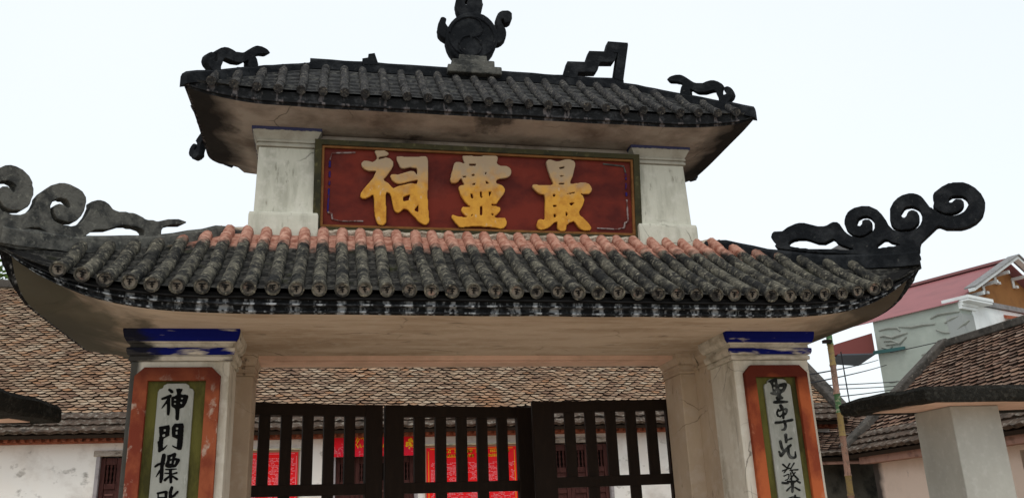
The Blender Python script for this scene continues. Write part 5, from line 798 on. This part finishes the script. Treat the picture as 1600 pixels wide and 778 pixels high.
# ------------------------------------------------------------------ low shed between hall and side house
shed=empty('lean_to_shed',(6.3,7.3,0),'low tiled lean-to with dark wall, between the bamboo pole and the right pier','shed')
MB().box(5.2,9.6,7.05,7.2,0,2.40).build('wall',M_darkwall,shed)
tiled_slope(shed,(5.1,6.75,2.47),(1,0,0),(0,.9,.38),2.5,1.2,.15,.085,M_rtile2,M_eavetile,lambda P:(P-CAMP).length+(0 if P.x>5.9 else 50),21,courses=1,maxp=120)
MB().box(5.1,7.6,6.80,6.90,2.34,2.42).build('fascia_board',M_pinkish,shed)

bw=empty('back_shed',(9.3,9.5,0),'dark old shed roof in the gap between the hall end and the side house verge','shed')
MB().box(7.65,12,9.3,9.5,0,2.95).build('wall',M_darkwall,bw)
tiled_slope(bw,(7.75,9.0,2.95),(1,0,0),(0,.9,.42),4.5,1.5,.15,.10,M_rtile2,M_eavetile,lambda P:(P-CAMP).length,41,courses=1,maxp=60)

# ------------------------------------------------------------------ side house on the right
sh=empty('side_house',(8.4,2,0),'single-storey pink-walled house with brown tiled roof on the right, behind the white pillar','house')
SX,SR,SY=6.30,8.38,5.80; RZ=4.02
wl=MB(); wl.box(6.62,10.1,-6,1.30,0,2.50); wl.box(6.62,10.1,2.75,5.60,0,2.50); wl.box(6.62,10.1,1.30,2.75,2.2,2.50); wl.box(6.95,10.1,1.3,2.75,0,2.2)
wl.add([(6.62,5.60,2.5),(8.38,5.60,3.92),(10.1,5.60,2.5),(6.62,5.4,2.5),(8.38,5.4,3.92),(10.1,5.4,2.5)],[(0,1,2),(5,4,3),(0,3,4,1),(1,4,5,2)])
wl.build('wall',M_pinkwall,sh)
MB().box(6.70,6.78,1.32,2.73,0,2.2).build('door',M_doord,sh)
for k in range(5): MB().box(6.66,6.72,1.34+k*.28,1.46+k*.28,0,2.19).build('door_board',M_doorred if k%2 else M_door,sh)
MB().box(6.42,6.615,-6,5.62,2.26,2.40).build('eave_board',M_pinkish,sh)
upS=V((SR-SX,0,RZ-2.42)).normalized()
tiled_slope(sh,(SX,SY,2.42),(0,-1,0),upS,11.5,(V((SR,0,RZ))-V((SX,0,2.42))).length,.150,.095,M_rtile2,M_eavetile,lambda P:(P-CAMP).length+(0 if (P.z>2.75 and P.y>2.6) or P.y>4.2 else 60),31)
rb=MB(); q=[(SR,SY,RZ-.03),(SR,-5.7,RZ-.03),(10.46,-5.7,2.42),(10.46,SY,2.42)]; rb.add(q+[(a,b,c-.08) for a,b,c in q],[(0,1,2,3),(7,6,5,4),(0,4,5,1),(1,5,6,2),(2,6,7,3),(3,7,4,0)]); rb.build('rear_roof_slope',M_rtile2,sh)
mb=MB(); mb.obox((SR,SY+.06,RZ+.05),(SR,-5.7,RZ+.03),.18,.12); mb.build('roof_ridge',M_concrete,sh,bevel=.02)
mb=MB(); mb.obox((SX+.02,SY,2.50),(SR,SY,RZ+.10),.20,.12); mb.build('roof_verge',M_concrete,sh,bevel=.02)

# ------------------------------------------------------------------ flat-roofed side gates
def slab(name,quad,z0,z1,par,mat):
    mb=MB(); n=16; rs=[]
    def edge(z,o):
        out=[]
        for i in range(4):
            a=V(quad[i]+(0,)); b=V(quad[(i+1)%4]+(0,))
            for k in range(n):
                q=a.lerp(b,k/n); c=sum((V(p_+(0,)) for p_ in quad),V((0,0,0)))/4; q=q+(c-q).normalized()*(o+.03*noise.noise(V((q.x*3,q.y*3,z*9))))
                out.append((q.x,q.y,z+.022*noise.noise(V((q.x*5,q.y*5,z*3)))))
        return out
    return mb.rings([edge(z0,.02),edge(z0+.02,0),edge(z1-.03,0),edge(z1,.03)]).build(name,mat,par)
def side_gate(quad,px0,px1,py0,py1,label,sgn):
    o=empty('side_gate',((px0+px1)/2,.7,0),label,'gateway')
    slab('canopy_slab',quad,2.425,2.55,o,M_slab)
    c=[sum(p_[k] for p_ in quad)/4 for k in (0,1)]
    ins=[tuple(c[k]+(p_[k]-c[k])*(.90 if k==0 else .80) for k in (0,1)) for p_ in quad]
    mb=MB(); mb.add([(a,b,2.4215) for a,b in ins]+[(a,b,2.44) for a,b in ins],[(3,2,1,0),(4,5,6,7),(0,1,5,4),(1,2,6,5),(2,3,7,6),(3,0,4,7)]); mb.build('canopy_underside',M_peach,o)
    MB().box(px0,px1,py0,py1,0,2.4195).build('pillar',M_pillar,o,bevel=.008)
    w=2.0 if sgn>0 else -2.0
    MB().box(px0+w,px1+w,py0,py1,0,2.4195).build('pillar',M_pillar,o,bevel=.008)
    return o
side_gate([(3.53,.13),(6.6,.06),(6.6,.95),(3.36,1.08)],3.965,4.435,.42,.90,'side gateway with mossy black flat slab and square pale pillar, right of the main gate',1)
side_gate([(-6.6,-.10),(-3.20,-.12),(-3.02,.66),(-6.6,.80)],-4.40,-3.93,.0,.46,'side gateway with mossy dark flat slab at the left edge, left of the main gate',-1)

# ------------------------------------------------------------------ two-storey green house far right
gh=empty('two_storey_house',(20.15,19.34,0),'tall unpainted grey-green house with pink corrugated roof and orange gable, far right','house')
O=V((20.152,19.336,0)); Wd=V((.9271,.3748,0)); Bd=V((-.3748,.9271,0)); FW=8.2; SL=3.37
def G(a,b,z): q=O+Wd*a+Bd*b; return (q.x,q.y,z)
def gbox(a0,a1,b0,b1,z0,z1,mb=None,mi=0):
    mb=mb or MB(); vs=[G(a,b,z) for z in (z0,z1) for a,b in ((a0,b0),(a1,b0),(a1,b1),(a0,b1))]
    return mb.add(vs,[(3,2,1,0),(4,5,6,7),(0,1,5,4),(1,2,6,5),(2,3,7,6),(3,0,4,7)],mi)
body=MB(); gbox(0,FW,.02,SL,0,8.42,body)
body.build('wall',M_green,gh)
gbox(.75,FW,-.03,.02,0,8.40).build('front_wall',M_paint,gh)
gbox(-.03,.72,-.06,.5,0,8.0).build('corner_column',M_greencol,gh)
mb=MB(); mb.add([G(.5,.3,8.6),G(4.1,.3,10.35),G(7.7,.3,8.6),G(.5,SL,8.6),G(4.1,SL,10.35),G(7.7,SL,8.6)],[(0,1,2),(5,4,3),(0,3,4,1),(1,4,5,2),(2,5,3,0)]); mb.build('gable',M_orange,gh)
# corrugated roof: left and right slopes
for sg in (0,1):
    mb=MB(); rs=[]; n=150
    for i in range(n+1):
        b=-.05+ (SL+1.3)*i/n; c=.02*math.cos(i*PI)
        e=(-.12,8.40) if sg==0 else (8.32,8.40)
        rs.append([G(e[0],b,e[1]+c),G(4.1,b,10.42+c)])
    mb.rings(rs,close=False,cap0=False,cap1=False).build('corrugated_roof',M_pinkroof,gh)
mb=MB(); mb.obox(G(4.1,-.1,10.50),G(4.1,SL+1.3,10.50),.25,.10); mb.build('roof_ridge',M_pinkdark,gh)
for a,z in ((-.05,8.50),(8.25,8.50)):
    mb=MB(); mb.obox(G(a+.5 if a<1 else a-.5,-.32,z+.32),G(4.1,-.32,10.50),.22,.11); mb.build('barge_board',M_paint,gh,bevel=.01)
    mb=MB(); mb.obox(G(a+.5 if a<1 else a-.5,-.28,z+.42),G(4.1,-.28,10.59),.42,.05); mb.build('verge_tiles',M_greyp,gh)
for a in (1.3,2.45,3.45,4.75,5.8):
    z=8.6+(1.75)*(1-abs(a-4.1)/3.6)
    mb=MB(); mb.obox(G(a,.28,z-.50),G(a,.28,z-.12),.10,.10,up=(0,1,0)); mb.obox(G(a,-.30,z-.16),G(a,.28,z-.16),.09,.12); mb.obox(G(a,.20,z-.46),G(a+.16,.20,z-.46),.09,.10); mb.build('gable_bracket',M_paint,gh)
for o_,z0,z1 in ((.62,8.48,8.60),(.58,8.40,8.47),(.16,8.28,8.40),(.08,8.17,8.28)):
    gbox(.02,.85+o_*1.3,-.05-o_*.55,.6,z0,z1).build('cornice',M_paint,gh,bevel=.01)
gbox(1.2,FW,-.12,.1,8.42,8.60).build('string_course',M_greyp,gh)
cn=MB(); q=[G(2.5,-1.1,7.85),G(7,-1.1,7.85),G(7,0,8.25),G(2.9,0,8.25)]; cn.add(q+[(a,b,c-.12) for a,b,c in q],[(0,1,2,3),(7,6,5,4),(0,4,5,1),(1,5,6,2),(2,6,7,3),(3,7,4,0)]); cn.build('porch_roof',M_orangetile,gh)
mb=MB(); q=[G(2.5,-1.1,7.72),G(7,-1.1,7.72),G(7,0,7.72),G(3.0,0,7.72)]; cn2=MB().obox(G(2.45,-1.1,7.76),G(7,-1.1,7.76),.08,.10); cn2.build('porch_edge',M_paint,gh)
mb=MB(); mb.obox(G(-.10,SL-1.15,7.20),G(-.10,SL+.15,7.26),.10,.12); mb.build('rain_gutter',M_teal,gh)
# smeared cement on the side wall: relief strokes
r=random.Random(8)
def WF(px,py):  # side wall coordinates along b and height
    return ((1496-px)/133*3.37, 8.5-((py-(468+(1496-px)/133*32)))*.0266)
sm=[[(1371,515),(1385,511),(1401,510),(1404,514)],[(1404,508),(1422,508),(1440,504),(1458,502)],[(1453,495),(1465,489),(1480,486),(1496,484)],[(1475,498),(1484,494),(1494,490)],[(1488,508),(1500,500),(1507,495)],[(1371,524),(1378,522),(1390,524),(1402,520),(1415,516)],[(1376,530),(1388,528),(1400,532),(1412,522)],[(1378,535),(1390,533),(1402,531)],[(1458,510),(1468,513),(1478,513)],[(1492,518),(1505,512),(1512,508)],[(1371,539),(1382,541),(1392,540)],[(1430,546),(1436,544),(1441,548)],[(1403,575),(1413,574)],[(1421,582),(1436,578),(1446,572)],[(1374,588),(1386,585)],[(1465,525),(1474,522)],[(1380,540),(1388,537)],[(1412,565),(1420,566)],[(1472,500),(1482,497)]]
smb=MB()
for st in sm:
    pts=[]
    for px,py in st: b,z=WF(px,py); pts.append(G(-.006,b,z))
    k=len(pts); smb.tube(pts,[.03]+[.055]*(k-2)+[.03],6)
smb.build('cement_smears',M_smear,gh,smooth=True,kind='stuff')
aw=MB(); q=[G(-2.3,SL+.1,7.42),G(-.02,SL+.1,8.02),G(-.02,SL+.5,7.98),G(-2.3,SL+.5,7.36)]; q2=[G(-2.3,SL+.1,7.05),G(-.02,SL+.1,7.25),G(-.02,SL+.5,7.2),G(-2.3,SL+.5,7.0)]
aw.add(q+q2,[(0,1,2,3),(7,6,5,4),(0,4,5,1),(1,5,6,2),(2,6,7,3),(3,7,4,0)]); aw.build('awning',M_maroon,gh)
aw=MB(); q2=[G(-2.3,SL+.1,7.05),G(-.02,SL+.1,7.25),G(-.02,SL+.9,6.95),G(-1.7,SL+.9,6.9)]; aw.add(q2+[(a,b,c-.05) for a,b,c in q2],[(0,1,2,3),(7,6,5,4),(0,4,5,1),(1,5,6,2),(2,6,7,3),(3,7,4,0)]); aw.build('awning_underside',M_slate,gh)

# ------------------------------------------------------------------ poles and wires
bp=empty('bamboo_pole',(3.62,1.6,0),'tall bamboo pole wrapped in faded green, yellow and pink bands beside the right pier','pole')
def bx_(z): return 3.62+.035*(z/1.7)
segs=[(0,1.75,M_bamp),(1.75,1.93,M_bamy),(1.93,2.3,M_bamp),(2.3,2.52,M_bamy),(2.52,2.70,M_bamg),(2.70,2.98,M_bamp),(2.98,3.19,M_bamy),(3.19,3.9,M_bamg)]
for z0,z1,m in segs:
    MB().tube([(bx_(z0),1.6,z0),(bx_(z0+.02),1.6,z0+.02),(bx_(z1-.02),1.6,z1-.02),(bx_(z1),1.6,z1)],[.036,.030,.029,.034],10).build('pole_segment',m,bp,smooth=True)
MB().box(3.60,3.68,1.55,1.60,3.20,3.23).build('peg',M_wood,bp)
tp=MB().tube([(10.62,12,0),(10.55,12,5.2)],.014,6).build('steel_post',M_wire,label='thin grey steel post standing behind the shed roof, left of the green house',category='post')
def wire(a,b,sag,label,r_=.012):
    a=V(a);b=V(b); pts=[a.lerp(b,t/24)-V((0,0,sag*4*(t/24)*(1-t/24))) for t in range(25)]
    o=MB().tube(pts,r_,5).build('overhead_wire',M_wire,smooth=True,loc=tuple(a)); o['label']=label; o['category']='wire'; o['group']='overhead wires strung across the gap on the right'
wire((5.67,5.55,3.55),(17.82,21.00,6.70),0.03,'slanting overhead wire nearest the top, from the right pier to the green house wall')
wire((5.64,5.55,3.42),(18.11,21.00,6.52),0.03,'slanting overhead wire just below the topmost one, running to the green house wall')
wire((9.90,11.73,4.37),(21.02,21.00,6.14),0.05,'nearly level overhead wire, upper of the three low wires before the green house')
wire((10.02,11.93,4.31),(20.62,21.20,6.03),0.07,'nearly level overhead wire, middle of the three low wires before the green house')
wire((9.52,10.73,3.97),(18.89,20.00,5.75),0.05,'nearly level overhead wire, lowest of the three, just over the mossy side gate slab')
wire((11.72,11.80,5.14),(21.90,18.50,7.65),0.06,'long thin wire rising to the right across the green house wall')


# ------------------------------------------------------------------ trees beyond the roofs
def tree(name,x,y,ztop,rx,rz,seed,label,nl=1600,ls=.10,trunk_r=.13):
    o=empty(name,(x,y,0),label,'tree'); r=random.Random(seed)
    zc=ztop-rz; t=MB(); t.tube([(x,y,0),(x+.1,y,zc*.5),(x-.05,y+.05,zc)],[trunk_r,trunk_r*.8,trunk_r*.5],8)
    cl=[]
    for k in range(9):
        a=r.uniform(0,2*PI); e=r.uniform(-.5,1); d=r.uniform(.3,.8)
        c=V((x+rx*d*math.cos(a)*math.cos(e),y+rx*d*math.sin(a)*math.cos(e),zc+rz*d*math.sin(e)*1.1)); cl.append((c,r.uniform(.3,.5)*rx))
        t.tube([(x,y,zc*.75),tuple(V((x,y,zc)).lerp(c,.5)+V((0,0,.1))),tuple(c)],[trunk_r*.45,trunk_r*.3,trunk_r*.12],6)
    t.build('trunk',M_bark,o,smooth=True)
    lf=MB()
    for k in range(nl):
        c,rad=r.choice(cl); dv=V((r.gauss(0,1),r.gauss(0,1),r.gauss(0,.8))); dv=dv.normalized()*rad*r.uniform(.3,1.08)
        q=c+dv; a=V((r.gauss(0,1),r.gauss(0,1),r.gauss(0,.6))).normalized(); b=a.cross(V((r.gauss(0,1),r.gauss(0,1),r.gauss(0,1)))).normalized(); s=ls*r.uniform(.6,1.3)
        lf.add([q-a*s,q+b*s*.4,q+a*s,q-b*s*.4],[(0,1,2,3)])
    lf.build('crown',M_leaf,o)
tree('leafy_tree',-9.2,15.5,8.5,1.9,1.3,3,'green leafy tree rising behind the hall ridge at the far left')
tree('small_tree',10.0,12.6,4.55,.42,.42,4,'small dark green tree top behind the shed roof, right of the right pier',nl=900,ls=.09,trunk_r=.06)
